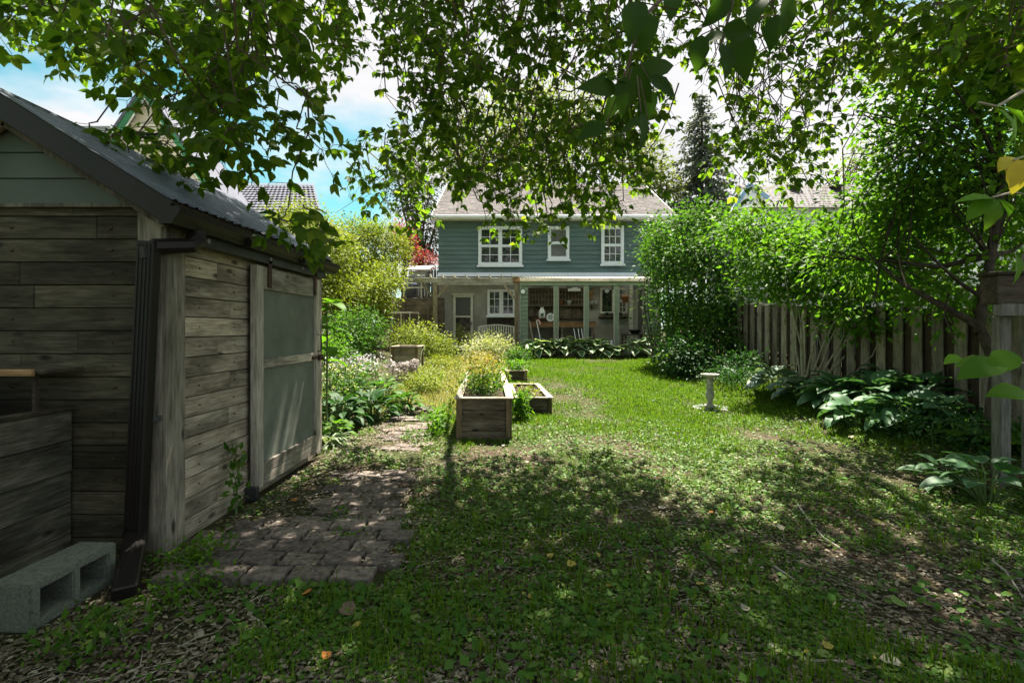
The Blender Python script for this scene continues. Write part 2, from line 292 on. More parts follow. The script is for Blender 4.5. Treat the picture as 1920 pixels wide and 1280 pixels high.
# ------------------------------------------------------------------ ground sheet
xs = np.concatenate([[-600, -200, -60, -25, -14], np.arange(-9, 9.01, .1), [14, 25, 60, 200, 600]])
ys = np.concatenate([[-300, -60, -12, -4, 0], np.arange(1, 6, .06), np.arange(6, 20, .16), [24, 32, 60, 150, 400, 900]])
gx, gy = np.meshgrid(xs, ys); gzz = ground(gx, gy); nx, ny = len(xs), len(ys)
ii = (np.arange(ny-1)[:, None]*nx+np.arange(nx-1)).ravel()
m = bpy.data.materials.new('garden_soil'); t, N_, L_, b = nodes(m); tcn = N_('ShaderNodeTexCoord'); v = tcn.outputs['Object']
a = noise(N_, L_, v, 1.1, 5, .6); f_ = noise(N_, L_, v, 55, 9, .75); r1 = ramp(N_, [(.03, .022, .014), (.075, .055, .038), (.15, .12, .085)], [.3, .52, .75]); L_(f_, r1.inputs[0])
r2 = ramp(N_, [(.03, .035, .014), (.06, .075, .022)], [.35, .7]); L_(f_, r2.inputs[0]); ra = ramp(N_, [(0, 0, 0), (1, 1, 1)], [.40, .56]); L_(a, ra.inputs[0])
L_(mixc(N_, L_, ra.outputs[0], r1.outputs[0], r2.outputs[0]), b.inputs['Base Color']); b.inputs['Roughness'].default_value = 1; b.inputs['Specular IOR Level'].default_value = .1
bump(N_, L_, f_, b, .8, .02); M['ground'] = m
go = npobj('ground', np.stack([gx, gy, gzz], -1), np.stack([ii, ii+1, ii+nx+1, ii+nx], -1), 'ground', None, True)
tag(go, 'brown soil and thin lawn ground of the back garden', None, None, 'structure')
# ------------------------------------------------------------------ shed
SX, SY0, SY1 = -2.09, 2.89, 5.22
shed = thing('garden_shed', 'weathered grey wooden garden shed with sliding door and metal roof', 'shed', (SX, SY0, 0))
box('wall_core', -3.86, -2.118, 2.916, 5.2, 0, 2.08, 'dark_wood', shed)
z = -.04; k = 0
while z < 2.08:
    zt = min(z+.134, 2.092); cuts = [-3.9, -2.243]
    if k % 3 != 1: cuts.insert(1, -2.243-rng.uniform(.25, 1.0))
    for a, b_ in zip(cuts[:-1], cuts[1:]):
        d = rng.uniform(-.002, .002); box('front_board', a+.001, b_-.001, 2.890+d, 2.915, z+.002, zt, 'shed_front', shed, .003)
    z += .138; k += 1
box('corner_trim', -2.242, -2.094, 2.872, 2.914, -.03, 2.09, 'shed_post', shed, .003)
box('corner_trim', -2.094, -2.068, 2.874, 3.04, -.02, 2.05, 'shed_post', shed, .003)
box('corner_trim', -2.094, -2.068, 5.10, 5.225, .02, 2.05, 'shed_post', shed, .003)
z = .0; k = 0
while z < 2.0:
    zt = min(z+.126, 2.04); cuts = [3.042, 5.10]
    if k % 2: cuts.insert(1, rng.uniform(3.35, 3.7))
    for a, b_ in zip(cuts[:-1], cuts[1:]):
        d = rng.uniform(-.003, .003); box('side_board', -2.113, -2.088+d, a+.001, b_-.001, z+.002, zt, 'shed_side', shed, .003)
    z += .13; k += 1
# gable: wide painted boards under the roof
RX = -3.0
def roofz(x): return 2.10+.63*(-1.98-x) if x >= RX else 2.10+.63*(x-(2*RX+1.98))
z = 2.10; k = 0
while z < 2.62:
    zt = min(z+.152, 2.66); h0 = (-1.98-RX)-(z-2.03)/.63; h1 = max((-1.98-RX)-(zt-2.03)/.63, .01)
    y0, y1 = 2.882-.010, 2.882
    mb = MB().add([(RX-h0, y0, z), (RX+h0, y0, z), (RX+h1, y1, zt), (RX-h1, y1, zt), (RX-h0, 2.913, z), (RX+h0, 2.913, z), (RX+h1, 2.913, zt), (RX-h1, 2.913, zt)],
                  [(0, 1, 2, 3), (7, 6, 5, 4), (0, 4, 5, 1), (1, 5, 6, 2), (2, 6, 7, 3), (3, 7, 4, 0)])
    mb.build('gable_board', 'gable', shed); z += .155
box('gable_ledge', -3.85, -2.25, 2.858, 2.88, 2.078, 2.100, 'shed_post', shed)
for s in (1, -1):
    e = (RX+s*1.02, 2.10); r_ = (RX, 2.10+.63*1.02)
    beamobj('rake_board', (e[0], 2.765, e[1]-.075), (r_[0], 2.765, r_[1]-.075), .03, .13, 'brown_metal', shed, .004)
    beamobj('rake_trim', (e[0]-s*.06, 2.84, e[1]-.13), (r_[0], 2.84, r_[1]-.17), .03, .05, 'shed_post', shed)
    beamobj('soffit', (e[0], 2.825, e[1]-.035), (r_[0], 2.825, r_[1]-.035), .09, .02, 'dark_wood', shed)
    for a, b_ in ((2.745, 3.6), (3.59, 4.45), (4.44, 5.3)):
        prof = []; y = a
        while y < b_-1e-6:
            prof += [(y, 0), (y+.055, 0), (y+.065, .010), (y+.085, .010), (y+.095, 0)]; y += .095
        lift = .004 if a != 3.59 else .008
        vs = []; up = Vector((-.63*-s*1, 0, 1)).normalized()
        for (yy, hh) in prof:
            for (ex, ez) in (e, r_): vs.append(Vector((ex, min(yy, b_), ez))+Vector((s*.53, 0, .848))*(hh+lift))
        fs = [(2*i, 2*i+1, 2*i+3, 2*i+2) for i in range(len(prof)-1)]
        MB().add(vs, fs).build('roof_sheet', 'roof_metal', shed)
    beamobj('roof_deck', (e[0]-s*.01, 4.03, e[1]-.012), (r_[0], 4.03, r_[1]-.012), 2.5, .018, 'dark_wood', shed)
MB().tube([(RX, 2.74, 2.737), (RX, 5.3, 2.737)], .025, 6).build('ridge_cap', 'roof_metal', shed)
box('fascia', -2.055, -2.03, 2.80, 5.26, 1.965, 2.075, 'dark_wood', shed)
gp = [(-2.02, 2.055), (-2.02, 1.955), (-1.945, 1.955), (-1.935, 1.985), (-1.905, 2.015), (-1.90, 2.05), (-1.915, 2.055), (-1.918, 2.035), (-1.922, 2.022), (-1.95, 1.995), (-1.955, 1.965), (-2.012, 1.965), (-2.012, 2.055)]
n_ = len(gp); mb = MB(); mb.add([(x, y, z) for y in (2.75, 5.31) for x, z in gp], [(i, (i+1) % n_, n_+(i+1) % n_, n_+i) for i in range(n_)])
gut = mb.build('gutter', 'brown_metal', shed)
for y in (2.75, 5.31):
    mb = MB(); o_ = gp[:7]; mb.add([(x, yy, z) for yy in (y-.004, y+.004) for x, z in o_], [tuple(range(7)), tuple(range(13, 6, -1))]+[(i, i+7, (i+1) % 7+7, (i+1) % 7) for i in range(7)]); mb.build('end_cap', 'brown_metal', gut)
for y in (3.5, 4.4): box('seam', -2.022, -1.897, y, y+.03, 1.952, 2.0, 'brown_metal', gut)
pipe = beamobj('downpipe', (-2.115, 2.80, 1.86), (-2.205, 2.81, .13), .10, .075, 'brown_metal', shed, .008, (0, -1, 0))
for j in range(4):
    o_ = -.033+.022*j; beamobj('rib', (-2.115+o_, 2.7605, 1.84), (-2.205+o_, 2.7705, .14), .006, .004, 'brown_metal', pipe, 0, (0, -1, 0))
el = MB().tube([(-1.96, 3.0, 1.965), (-1.96, 3.0, 1.90), (-1.975, 2.96, 1.865), (-2.10, 2.82, 1.835), (-2.125, 2.80, 1.81), (-2.118, 2.80, 1.76)], [.043, .045, .047, .047, .049, .046], 8).build('elbow', 'brown_metal', shed)
for j in range(6):
    t_ = j/5; c = Vector((-1.965-.02*t_, 2.995-.03*t_, 1.915-.045*t_)); MB().tube([c+Vector((0, .004, .003)), c-Vector((.003, .004, .003))], .052, 8).build('ring', 'brown_metal', el)
beamobj('kick_out', (-2.205, 2.82, .15), (-1.915, 2.37, .045), .105, .07, 'brown_metal', shed, .008)
ko = Vector((-1.915, 2.37, .045))-Vector((-2.205, 2.82, .15)); sd_ = ko.normalized().cross(Vector((0, 0, 1))).normalized()
for j in range(4):
    q = sd_*(-.033+.022*j)+Vector((0, 0, .037)); beamobj('kick_rib', Vector((-2.205, 2.82, .15))+q+ko*.12, Vector((-2.205, 2.82, .15))+q+ko*.99, .007, .006, 'brown_metal', shed)
beamobj('pipe_strap', (-2.16, 2.80, .82), (-2.095, 2.868, .82), .012, .03, 'black_metal', shed)
# sliding door
door = box('door_panel', -2.034, -2.026, 3.82, 4.96, .2, 1.72, 'panel', shed)
for nm, a in (('stile', (3.766, 3.868, .085, 1.857, 'door_v')), ('stile', (4.905, 5.01, .085, 1.857, 'door_v'))):
    box(nm, -2.055, -2.0, a[0], a[1], a[2], a[3], a[4], door, .004)
for z0, z1 in ((1.675, 1.853), (1.033, 1.108), (.09, .178), (.18, .272)):
    box('rail', -2.055, -2.004, 3.870, 4.903, z0, z1, 'door_h', door, .004)
box('door_backing', -2.064, -2.057, 3.77, 5.0, .09, 1.85, 'dark_wood', door)
for y in (3.93, 4.84): box('hanger_strap', -2.003, -1.990, y, y+.055, 1.69, 1.93, 'rust', door, .003)
lt = MB().tube([(-1.995, 4.93, 1.30), (-1.97, 4.95, 1.29), (-1.965, 4.95, 1.2), (-1.97, 4.95, 1.13), (-1.995, 4.93, 1.12)], .008, 6); lt.build('pull_handle', 'black_metal', door)
box('latch', -2.002, -1.985, 4.80, 4.90, 1.045, 1.08, 'rust', door); box('latch', -2.0, -1.98, 4.94, 5.03, 1.03, 1.09, 'rust', door)
MB().tube([(-1.98, 5.0, 1.06), (-1.96, 5.02, 1.03), (-1.965, 5.03, .98), (-1.985, 5.02, .99)], .007, 5).build('hook', 'rust', door)
tr = box('door_track', -2.066, -1.99, 3.08, 5.12, 1.885, 1.955, 'black_metal', shed, .004)
for y in (3.14, 3.95, 4.55): MB().tube([(-1.991, y, 1.925), (-1.98, y, 1.925)], .016, 8).build('track_bolt', 'concrete', tr)
box('door_guide', -2.066, -1.985, 3.72, 3.765, .02, .12, 'black_metal', shed)
for x in (-2.4, -3.0):
    for i in range(15): MB().tube([(x+rng.uniform(-.03, .03), 2.889, .03+i*.138+rng.uniform(-.02, .02)), (x, 2.884, .03+i*.138)], .005, 5).build('nail', 'rust', shed)
for y in (3.2, 3.6):                                                     # nails on side boards
    for i in range(14): MB().tube([(-2.088, y+rng.uniform(-.02, .02), .065+i*.13), (-2.083, y, .065+i*.13)], .005, 5).build('nail', 'rust', shed)
# shelf on shed front, wooden bin and cloth, concrete block
sh = thing('wall_shelf', 'brown plank shelf on front wall of shed above the wooden bin', 'shelf', (-3.0, 2.75, 1.1))
box('plank', -3.9, -2.56, 2.62, 2.87, 1.105, 1.128, 'dark_wood', sh, .003); box('lip', -3.9, -2.60, 2.596, 2.618, 1.094, 1.132, 'bench_wood', sh, .003)
box('support', -2.66, -2.64, 2.66, 2.68, .8, 1.104, 'dark_wood', sh)
cb = thing('compost_bin', 'low dark plank compost bin against front wall of shed', 'bin', (-2.63, 2.2, 0))
for i in range(5): box('side_plank', -2.66, -2.63+rng.uniform(-.004, .004), 1.5, 2.868, -.05+i*.185, -.05+i*.185+.18, 'bin_wood', cb, .004)
for i in range(5): box('end_plank', -3.8, -2.665, 1.5, 1.53, -.05+i*.185, -.05+i*.185+.18, 'shed_front', cb, .004)
box('corner_post', -2.72, -2.662, 2.80, 2.868, -.02, .86, 'dark_wood', cb); box('top_rim', -2.69, -2.61, 1.49, 2.868, .875, .893, 'dark_wood', cb)
mb = MB(); pr = [(0, .0), (.2, .0), (.34, .08), (.40, .22), (.36, .36), (.22, .46), (.05, .50), (0, .5)]
mb.lathe(pr, (-3.12, 2.42, .55), 18); mb.v = [(x+.05*math.sin(z*19+y*7), y+.04*math.sin(x*13+z*9), z+.03*math.sin(x*17)*math.cos(y*15)) for x, y, z in mb.v]
tag(mb.build('sack', 'sack', None, 0, True), 'grey green sack stuffed into the plank compost bin', 'sack')
bl = MB(); BW, BL, BH = .205, .44, .215                                   # block with two open cores, cores face +X
mb = MB(); hx = BW/2
rects = [(-BL/2+.05, -.02), (.02, BL/2-.05)]; zi = (.045, BH-.04)
ysg = [-BL/2, rects[0][0], rects[0][1], rects[1][0], rects[1][1], BL/2]; zsg = [0, zi[0], zi[1], BH]
for i in range(5):
    for j in range(3):
        if j == 1 and i in (1, 3): continue
        mb.box(-hx, hx, ysg[i], ysg[i+1], zsg[j], zsg[j+1])
bm = bmesh.new(); me = bpy.data.meshes.new('concrete_block'); me.from_pydata(mb.v, [], mb.f); bm.from_mesh(me)
bmesh.ops.remove_doubles(bm, verts=bm.verts, dist=1e-5)
seen = {}
for f_ in bm.faces: seen.setdefault(tuple(round(c, 4) for c in f_.calc_center_median()), []).append(f_)
bmesh.ops.delete(bm, geom=[f_ for fl in seen.values() if len(fl) > 1 for f_ in fl], context='FACES_ONLY')
bmesh.ops.dissolve_limit(bm, angle_limit=.01, verts=bm.verts, edges=bm.edges); bmesh.ops.bevel(bm, geom=[e for e in bm.edges if e.is_manifold and e.calc_face_angle(0) > .5], offset=.007, segments=2, affect='EDGES', clamp_overlap=True)
bm.to_mesh(me); bm.free(); me.materials.append(M['block']); cbk = bpy.data.objects.new('concrete_block', me); link(cbk, None, (-2.225, 2.35, .0)); cbk.rotation_euler = (0, 0, math.radians(-3))
tag(cbk, 'grey concrete block with two square holes beside the compost bin', 'concrete block')
# ------------------------------------------------------------------ paver path
path = thing('paver_path', 'worn brown grey interlocking paver path beside the shed', None, (-1.3, 4, 0)); path['kind'] = 'structure'
def pavermesh(seed):
    r_ = random.Random(seed); W, D = .216, .137; pts = []
    wv = lambda t: .010*math.sin(2*math.pi*t); n = 6
    for i in range(n): t_ = i/n; pts.append((-W/2+W*t_, -D/2+wv(t_)))
    for i in range(3): t_ = i/3; pts.append((W/2+.006*math.sin(2*math.pi*t_), -D/2+D*t_))
    for i in range(n): t_ = 1-i/n; pts.append((-W/2+W*t_, D/2+wv(t_)))
    for i in range(3): t_ = 1-i/3; pts.append((-W/2+.006*math.sin(2*math.pi*t_), -D/2+D*t_))
    k = len(pts); vs = []
    for s_, zz in ((1, -.06), (1, -.008), (.96, 0)): vs += [(x*s_, y*s_*(1 if s_ == 1 else .985), zz+r_.uniform(-.001, .001)) for x, y in pts]
    vs.append((0, 0, .001)); fs = [(j*k+i, j*k+(i+1) % k, (j+1)*k+(i+1) % k, (j+1)*k+i) for j in (0, 1) for i in range(k)]+[(2*k+i, 2*k+(i+1) % k, 3*k) for i in range(k)]
    me = bpy.data.meshes.new('paver'); me.from_pydata(vs, [], fs); me.update(); me.materials.append(M['paver']); return me
pm = [pavermesh(i) for i in range(4)]
def path_edges(y):
    t_ = np.clip((np.asarray(y, float)-2.5)/5.5, 0, 1); left = np.where(np.asarray(y) < 5.2, -1.86, -1.9); right = -.66-.62*t_
    return left, right
cnt = 0; row = 0; y = 2.60
while y < 8.2 and cnt < 300:
    l_, r_ = path_edges(y); x = float(l_)-.05-(.115 if row % 2 else 0)
    while x < float(r_)-.08:
        if rng.random() > (.03 if y < 5 else .12):
            o = bpy.data.objects.new('paver', pm[int(rng.integers(4))]); xx, yy = x+.117, y+rng.uniform(-.004, .004)
            sink = .055*max(0, min(1, (fbm(xx*1.6+4, yy*1.6)-.40)/.16))*min(1, max(0, (yy-3.0)/.8))+(.05 if (xx < -1.45-.12*(yy-3.4) and yy > 3.4) else 0)
            link(o, path, (xx, yy, gz(xx, yy)+(.045 if y < 3.3 else .022)-sink+rng.uniform(-.009, .009)))
            o.rotation_euler = (rng.normal(0, .02), rng.normal(0, .02), rng.normal(0, .02)); cnt += 1
        x += .234
    y += .155; row += 1
# ------------------------------------------------------------------ raised planters
def planter(name, label, pts, h, boards, thick=.03, rail=.09, soil=.08, divider=None):
    """pts: four corners (front-left, front-right, back-right, back-left) at ground level"""
    pts = [Vector((p[0], p[1], 0)) for p in pts]; base = [gz(p.x, p.y) for p in pts]; zt = min(base)+h
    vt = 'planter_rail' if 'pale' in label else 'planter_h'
    t_ = thing(name, label, 'planter', ((pts[0].x+pts[1].x)/2, (pts[0].y+pts[3].y)/2, min(base)), 'raised wooden planters on the lawn'); zb = min(base)-.03
    ctr = sum(pts, Vector())/4
    for i in range(4):
        a, b_ = pts[i], pts[(i+1) % 4]; d = (b_-a).normalized(); ins = Vector((-d.y, d.x, 0))
        hh = (zt-zb-.02)/boards
        for k in range(boards):
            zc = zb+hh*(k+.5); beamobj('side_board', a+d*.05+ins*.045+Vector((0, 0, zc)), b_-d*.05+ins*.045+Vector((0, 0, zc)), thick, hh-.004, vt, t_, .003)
        q = a+d*.035+Vector((ins.x, ins.y, 0))*.035; box('post', q.x-.035, q.x+.035, q.y-.035, q.y+.035, zb, zt-.022, 'planter_v', t_, .003)
        o_ = -ins*.02+ins*rail/2
        e0, e1 = (0, 0) if i % 2 == 0 else (rail-.018, rail-.018)
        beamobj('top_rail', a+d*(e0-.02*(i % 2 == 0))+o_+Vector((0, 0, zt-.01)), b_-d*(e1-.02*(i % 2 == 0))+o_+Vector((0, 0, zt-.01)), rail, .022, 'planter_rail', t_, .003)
    s_ = [p+(ctr-p).normalized()*.07 for p in pts]; MB().add([(p.x, p.y, zt-soil+.01*i) for i, p in enumerate(s_)]+[(p.x, p.y, zt-soil-.1) for p in s_], [(0, 1, 2, 3), (0, 4, 5, 1), (1, 5, 6, 2), (2, 6, 7, 3), (3, 7, 4, 0)]).build('soil', 'soil', t_)
    if divider:
        a = pts[0].lerp(pts[3], divider); b_ = pts[1].lerp(pts[2], divider); beamobj('divider', a+Vector((.08, 0, zt-.06)), b_-Vector((.08, 0, -zt+.06)), .03, .1, 'planter_rail', t_)
    return t_, zt
_, ZA = planter('raised_planter', 'long raised wooden planter with tall yellowing herbs, nearest on lawn', [(-.68, 5.84), (0, 5.84), (-.18, 9.5), (-.86, 9.5)], .52, 4, divider=.45)
_, ZB = planter('raised_planter', 'low wooden planter with dry stalks, right of the long planter', [(.02, 7.65), (.64, 7.65), (.52, 9.6), (-.06, 9.6)], .27, 2)
_, ZC = planter('raised_planter', 'small far wooden planter full of bright green leaves', [(-.14, 10.8), (.34, 10.8), (.32, 11.7), (-.14, 11.7)], .26, 2)
t_, ZD = planter('raised_planter', 'pale wooden planter box among plants left of the path', [(-2.93, 11.6), (-2.28, 11.6), (-2.28, 12.4), (-2.93, 12.4)], .62, 3, rail=.07)
# ------------------------------------------------------------------ bird bath
bb = P(1331, 768, 8.05); bz = gz(bb.x, bb.y)
bt = thing('bird_bath', 'small pale stone bird bath with fluted pedestal on the lawn', 'bird bath', (bb.x, bb.y, bz))
MB().lathe([(0, .545), (.10, .545), (.125, .56), (.140, .575), (.148, .575), (.150, .562), (.138, .540), (.085, .522), (.05, .515), (0, .515)], (bb.x, bb.y, bz), 28).build('bowl', 'stone', bt, 0, True)
pr = [(.05, .52), (.055, .50), (.062, .48), (.048, .465), (.052, .45), (.050, .38), (.056, .30), (.070, .21), (.066, .165), (.042, .15), (.050, .14), (.050, .125), (.038, .115), (.042, .08), (.075, .06)]
mb = MB().lathe(pr, (bb.x, bb.y, bz), 24)
vv = []
for i, (x, y, z) in enumerate(mb.v):
    fl = 1-(.09 if (i % 2 and .17 < z-bz < .46) else 0); vv.append((bb.x+(x-bb.x)*fl, bb.y+(y-bb.y)*fl, z))
mb.v = vv; mb.build('pedestal', 'stone', bt, 0, True)
MB().lathe([(.075, .06), (.095, .055), (.105, .03), (.105, -.03)], (bb.x, bb.y, bz), 8).build('foot', 'stone', bt)
for i in range(11):
    a = i*2*math.pi/11+.2; r_ = .24+rng.uniform(-.02, .03); q = Vector((bb.x+r_*math.cos(a), bb.y+r_*.9*math.sin(a), 0)); q.z = gz(q.x, q.y)+.012
    mb = MB().lathe([(0, .02), (.04, .018), (.06, .0), (.055, -.03)], q, 7); mb.v = [(x+rng.uniform(-.008, .008), y+rng.uniform(-.008, .008), z) for x, y, z in mb.v]
    tag(mb.build('edging_stone', 'concrete'), 'flat grey stone in bird bath ring, '+['rightmost', 'right, on the far side', 'far side, right of pedestal', 'far side, behind the pedestal', 'far side, left of pedestal', 'left, on the far side', 'leftmost', 'left, on the near side', 'near side, left of pedestal', 'near side, right of pedestal', 'right, on the near side'][i], 'stone', 'stones ringing the bird bath')
# ------------------------------------------------------------------ green house
HY0 = 18.0
def H(px, py, Y=HY0): q = P(px, py, Y); return q.x, q.z
house = thing('green_house', 'two storey house with dark green siding and pale shingle roof', 'house', (1.4, HY0, .5))
xl, xr = -2.74, 5.6
box('wall', xl, xr, HY0+.03, 26, .3, 5.42, 'stucco', house)
z = 3.47; k = 0
while z < 5.38:
    zt = min(z+.163, 5.40); MB().add([(xl-.02, HY0-.012, z), (xr+.02, HY0-.012, z), (xr+.02, HY0+.012, zt), (xl-.02, HY0+.012, zt), (xl-.02, HY0+.028, z), (xr+.02, HY0+.028, z), (xr+.02, HY0+.028, zt), (xl-.02, HY0+.028, zt)],
        [(0, 1, 2, 3), (7, 6, 5, 4), (0, 4, 5, 1), (1, 5, 6, 2), (2, 6, 7, 3), (3, 7, 4, 0)]).build('siding_board', 'green_siding', house); z += .168
box('side_siding', xr+.005, xr+.03, HY0+.03, 26, 3.4, 5.42, 'green_siding', house)
# roof: lapped courses
EZ, EY, RZ, RY = 5.50, 17.55, 8.0, 22.0; ex0, ex1 = -2.95, 6.05
rf = MB().add([(ex0, EY, EZ), (ex1, EY, EZ), (ex1, RY, RZ), (ex0, RY, RZ), (ex1, 26.45, EZ), (ex0, 26.45, EZ), (ex0, RY, RZ-.1), (ex1, RY, RZ-.1)], [(0, 1, 2, 3), (3, 2, 4, 5)]).build('roof', 'shingle', house)
mb = MB(); nC = 34; nr = np.random.default_rng(5)
for i in range(nC):
    t0, t1 = i/nC, (i+1.15)/nC; y0, z0 = EY+(RY-EY)*t0, EZ+(RZ-EZ)*t0; y1, z1 = EY+(RY-EY)*t1, EZ+(RZ-EZ)*t1
    x = ex0-nr.uniform(0, .2)
    while x < ex1:
        x2 = x+nr.uniform(.22, .34); a, b_ = max(x, ex0), min(x2, ex1)-.008; l_ = nr.uniform(.012, .026)
        if b_ > a+.02: mb.add([(a, y0-.01, z0+l_), (b_, y0-.01, z0+l_), (b_, y1, z1+.004), (a, y1, z1+.004), (a, y0-.01, z0), (b_, y0-.01, z0)], [(0, 1, 2, 3), (4, 5, 1, 0)])
        x = x2
sh_ = mb.build('shingles', 'shingle', rf); sh_['kind'] = 'stuff'
box('fascia', ex0, ex1, EY-.03, EY, EZ-.13, EZ+.01, 'white', house); box('soffit', ex0, ex1, EY, HY0+.02, EZ-.09, EZ-.07, 'cream', house)
box('eave_gutter', ex0-.02, ex1+.02, EY-.12, EY-.032, EZ-.09, EZ, 'white', house, .01)
for x in (ex0, ex1): beamobj('rake_board', (x, EY, EZ-.09), (x, RY, RZ-.09), .04, .16, 'white', house)
MB().add([(xl, HY0+.1, 5.4), (xl, 26, 5.4), (xl, RY, RZ-.05), (xr, HY0+.1, 5.4), (xr, 26, 5.4), (xr, RY, RZ-.05)], [(0, 1, 2), (5, 4, 3), (0, 2, 5, 3), (1, 4, 5, 2)]).build('gable_wall', 'green_siding', house)
ch = box('chimney', 5.35, 5.85, 21.8, 22.3, 7.5, 8.05, 'terracotta', house); box('cap', 5.28, 5.92, 21.73, 22.37, 8.052, 8.17, 'brown_metal', ch)
vx = P(1000, 378, 19.2); box('roof_vent', vx.x-.10, vx.x+.06, 19.1, 19.35, 6.35, 6.68, 'brown_metal', house); box('roof_vent', vx.x+.07, vx.x+.2, 19.0, 19.1, 6.36, 6.6, 'cream', house)
mb = MB().tube([(5.72, EY-.06, EZ-.06), (5.70, EY+.02, EZ-.25), (5.64, HY0-.06, EZ-.45), (5.64, HY0-.06, 3.3)], .045, 8); mb.build('downpipe', 'white', house, 0, True)
def window(parent, x0, x1, z0, z1, Y, cols, rows, split=True, mat='glass', fr=.07, sash=1, trim='white', sill=True, muntin=.022):
    mb = MB(); mb.box(x0, x0+fr, Y-.05, Y+.03, z0, z1).box(x1-fr, x1, Y-.05, Y+.03, z0, z1).box(x0+fr, x1-fr, Y-.05, Y+.03, z1-fr, z1).box(x0+fr, x1-fr, Y-.05, Y+.03, z0, z0+fr)
    wd = mb.build('window', trim, parent)
    if sill: box('sill', x0-.05, x1+.05, Y-.09, Y-.052, z0-.06, z0+.01, trim, wd)
    ww = (x1-x0-2*fr)/sash
    for s_ in range(sash):
        a, b_ = x0+fr+ww*s_, x0+fr+ww*(s_+1); g0, g1 = z0+fr, z1-fr
        if s_: box('mullion', a-.045, a+.045, Y-.045, Y+.02, g0, g1, trim, wd)
        ia, ib = a+(.045 if s_ else .0), b_-(.045 if s_ < sash-1 else 0); hz = (g0+g1)/2
        halves = [(g0, hz-.02), (hz+.02, g1)] if split else [(g0, g1)]
        if split: box('meeting_rail', ia, ib, Y-.035, Y+.02, hz-.022, hz+.022, trim, wd)
        for p0, p1 in halves:
            box('pane', ia, ib, Y+.0, Y+.012, p0, p1, mat if isinstance(mat, str) else mat[0], wd)
            sb = .03
            for q in ((ia, ia+sb, p0, p1), (ib-sb, ib, p0, p1), (ia+sb, ib-sb, p0, p0+sb), (ia+sb, ib-sb, p1-sb, p1)): box('sash_bar', q[0], q[1], Y-.025, Y-.002, q[2], q[3], trim, wd)
            for c in range(1, cols): xx = ia+(ib-ia)*c/cols; box('muntin', xx-muntin/2, xx+muntin/2, Y-.018, Y-.003, p0+sb, p1-sb, trim, wd)
            for r_ in range(1, rows): zz = p0+(p1-p0)*r_/rows; box('muntin', ia+sb, ib-sb, Y-.0165, Y-.0035, zz-muntin/2, zz+muntin/2, trim, wd)
    return wd
for (a, b_, c, d, cols, rows, sash, mt) in ((897, 979, 425, 498, 2, 2, 2, 'glass'), (1027, 1067, 425, 487, 1, 1, 1, 'glass_curtain'), (1127, 1169, 424, 496, 3, 2, 1, 'glass')):
    x0, z1 = H(a, c); x1, z0 = H(b_, d); window(house, x0, x1, z0, z1, HY0-.03, cols, rows, True, mt, .09, sash)
# ground floor: screen door, casement window, dark panel
x0, z1 = H(850, 553); x1, z0 = H(887, 661); z0 = .5
dr = MB().box(x0, x0+.09, HY0-.05, HY0+.02, z0, z1).box(x1-.09, x1, HY0-.05, HY0+.02, z0, z1).box(x0+.09, x1-.09, HY0-.05, HY0+.02, z1-.09, z1).box(x0+.09, x1-.09, HY0-.05, HY0+.02, z0, z0+.2).box(x0+.09, x1-.09, HY0-.05, HY0+.02, 1.79, 1.85).build('screen_door', 'cream', house)
box('screen', x0+.09, x1-.09, HY0-.01, HY0, 1.85, z1-.09, 'screen', dr); box('pane', x0+.09, x1-.09, HY0-.01, HY0, z0+.2, 1.79, 'glass', dr); box('handle', x1-.08, x1-.05, HY0-.08, HY0-.051, 1.5, 1.62, 'black_metal', dr)
box('door_lintel', x0-.05, x1+.05, HY0-.07, HY0+.02, z1+.003, z1+.06, 'cream', house); box('door_step', x0-.15, x1+.15, HY0-.5, HY0, .3, .5, 'concrete', house, .01)
x0, z1 = H(914, 543); x1, z0 = H(966, 592); window(house, x0, x1, z0, z1, HY0-.02, 2, 3, False, 'glass', .06, 2)
x0, z1 = H(913, 595); x1, z0 = H(967, 636); box('dark_panel', x0, x1, HY0-.02, HY0+.025, .6, z1, 'dark_wood', house); box('wall_lamp', -1.78, -1.70, HY0-.10, HY0+.02, 2.98, 3.1, 'cream', house, .01)
# flashing strip and pergola / porch roof
fx = [-2.76, -.02, 2.08, 4.64]
for a, b_ in zip(fx[:-1], fx[1:]): MB().add([(a+.005, HY0-.02, 3.47), (b_-.005, HY0-.02, 3.47), (b_-.005, HY0-.32, 3.31), (a+.005, HY0-.32, 3.31), (a+.005, HY0-.02, 3.45), (b_-.005, HY0-.02, 3.45), (b_-.005, HY0-.32, 3.29), (a+.005, HY0-.32, 3.29)], [(3, 2, 1, 0), (4, 5, 6, 7), (3, 7, 6, 2), (0, 3, 7, 4), (1, 5, 6, 2)]).build('flashing', 'white', house)
PY = 16.3
pg = thing('timber_pergola', 'weathered pale timber pergola over the back door', 'pergola', (-1.5, PY, .5))
x0, zt = H(778, 521, PY); x1, zb = H(963, 529, PY)
box('beam', x0, x1, PY-.05, PY+.02, zb-.02, zt, 'porch_wood', pg, .006); box('beam', x0+.5, x1, HY0-.42, HY0-.36, zb+.02, zt+.05, 'porch_wood', pg)
for i in range(8):
    x = x0+.55+i*.40; box('rafter', x-.022, x+.022, PY-.22, HY0-.1, zt+.002, zt+.10, 'porch_wood', pg, .004)
for px in (815, 822):
    xx, _ = H(px, 0, PY); 
xx, _ = H(816, 0, PY); box('post', xx-.065, xx+.065, PY-.045, PY+.085, gz(xx, PY)-.05, zb-.022, 'post_wood', pg, .006)
for s_ in (-1, 1): beamobj('brace', (xx+s_*.07, PY+.02, zb-.5), (xx+s_*.45, PY+.02, zb-.06), .05, .07, 'post_wood', pg)
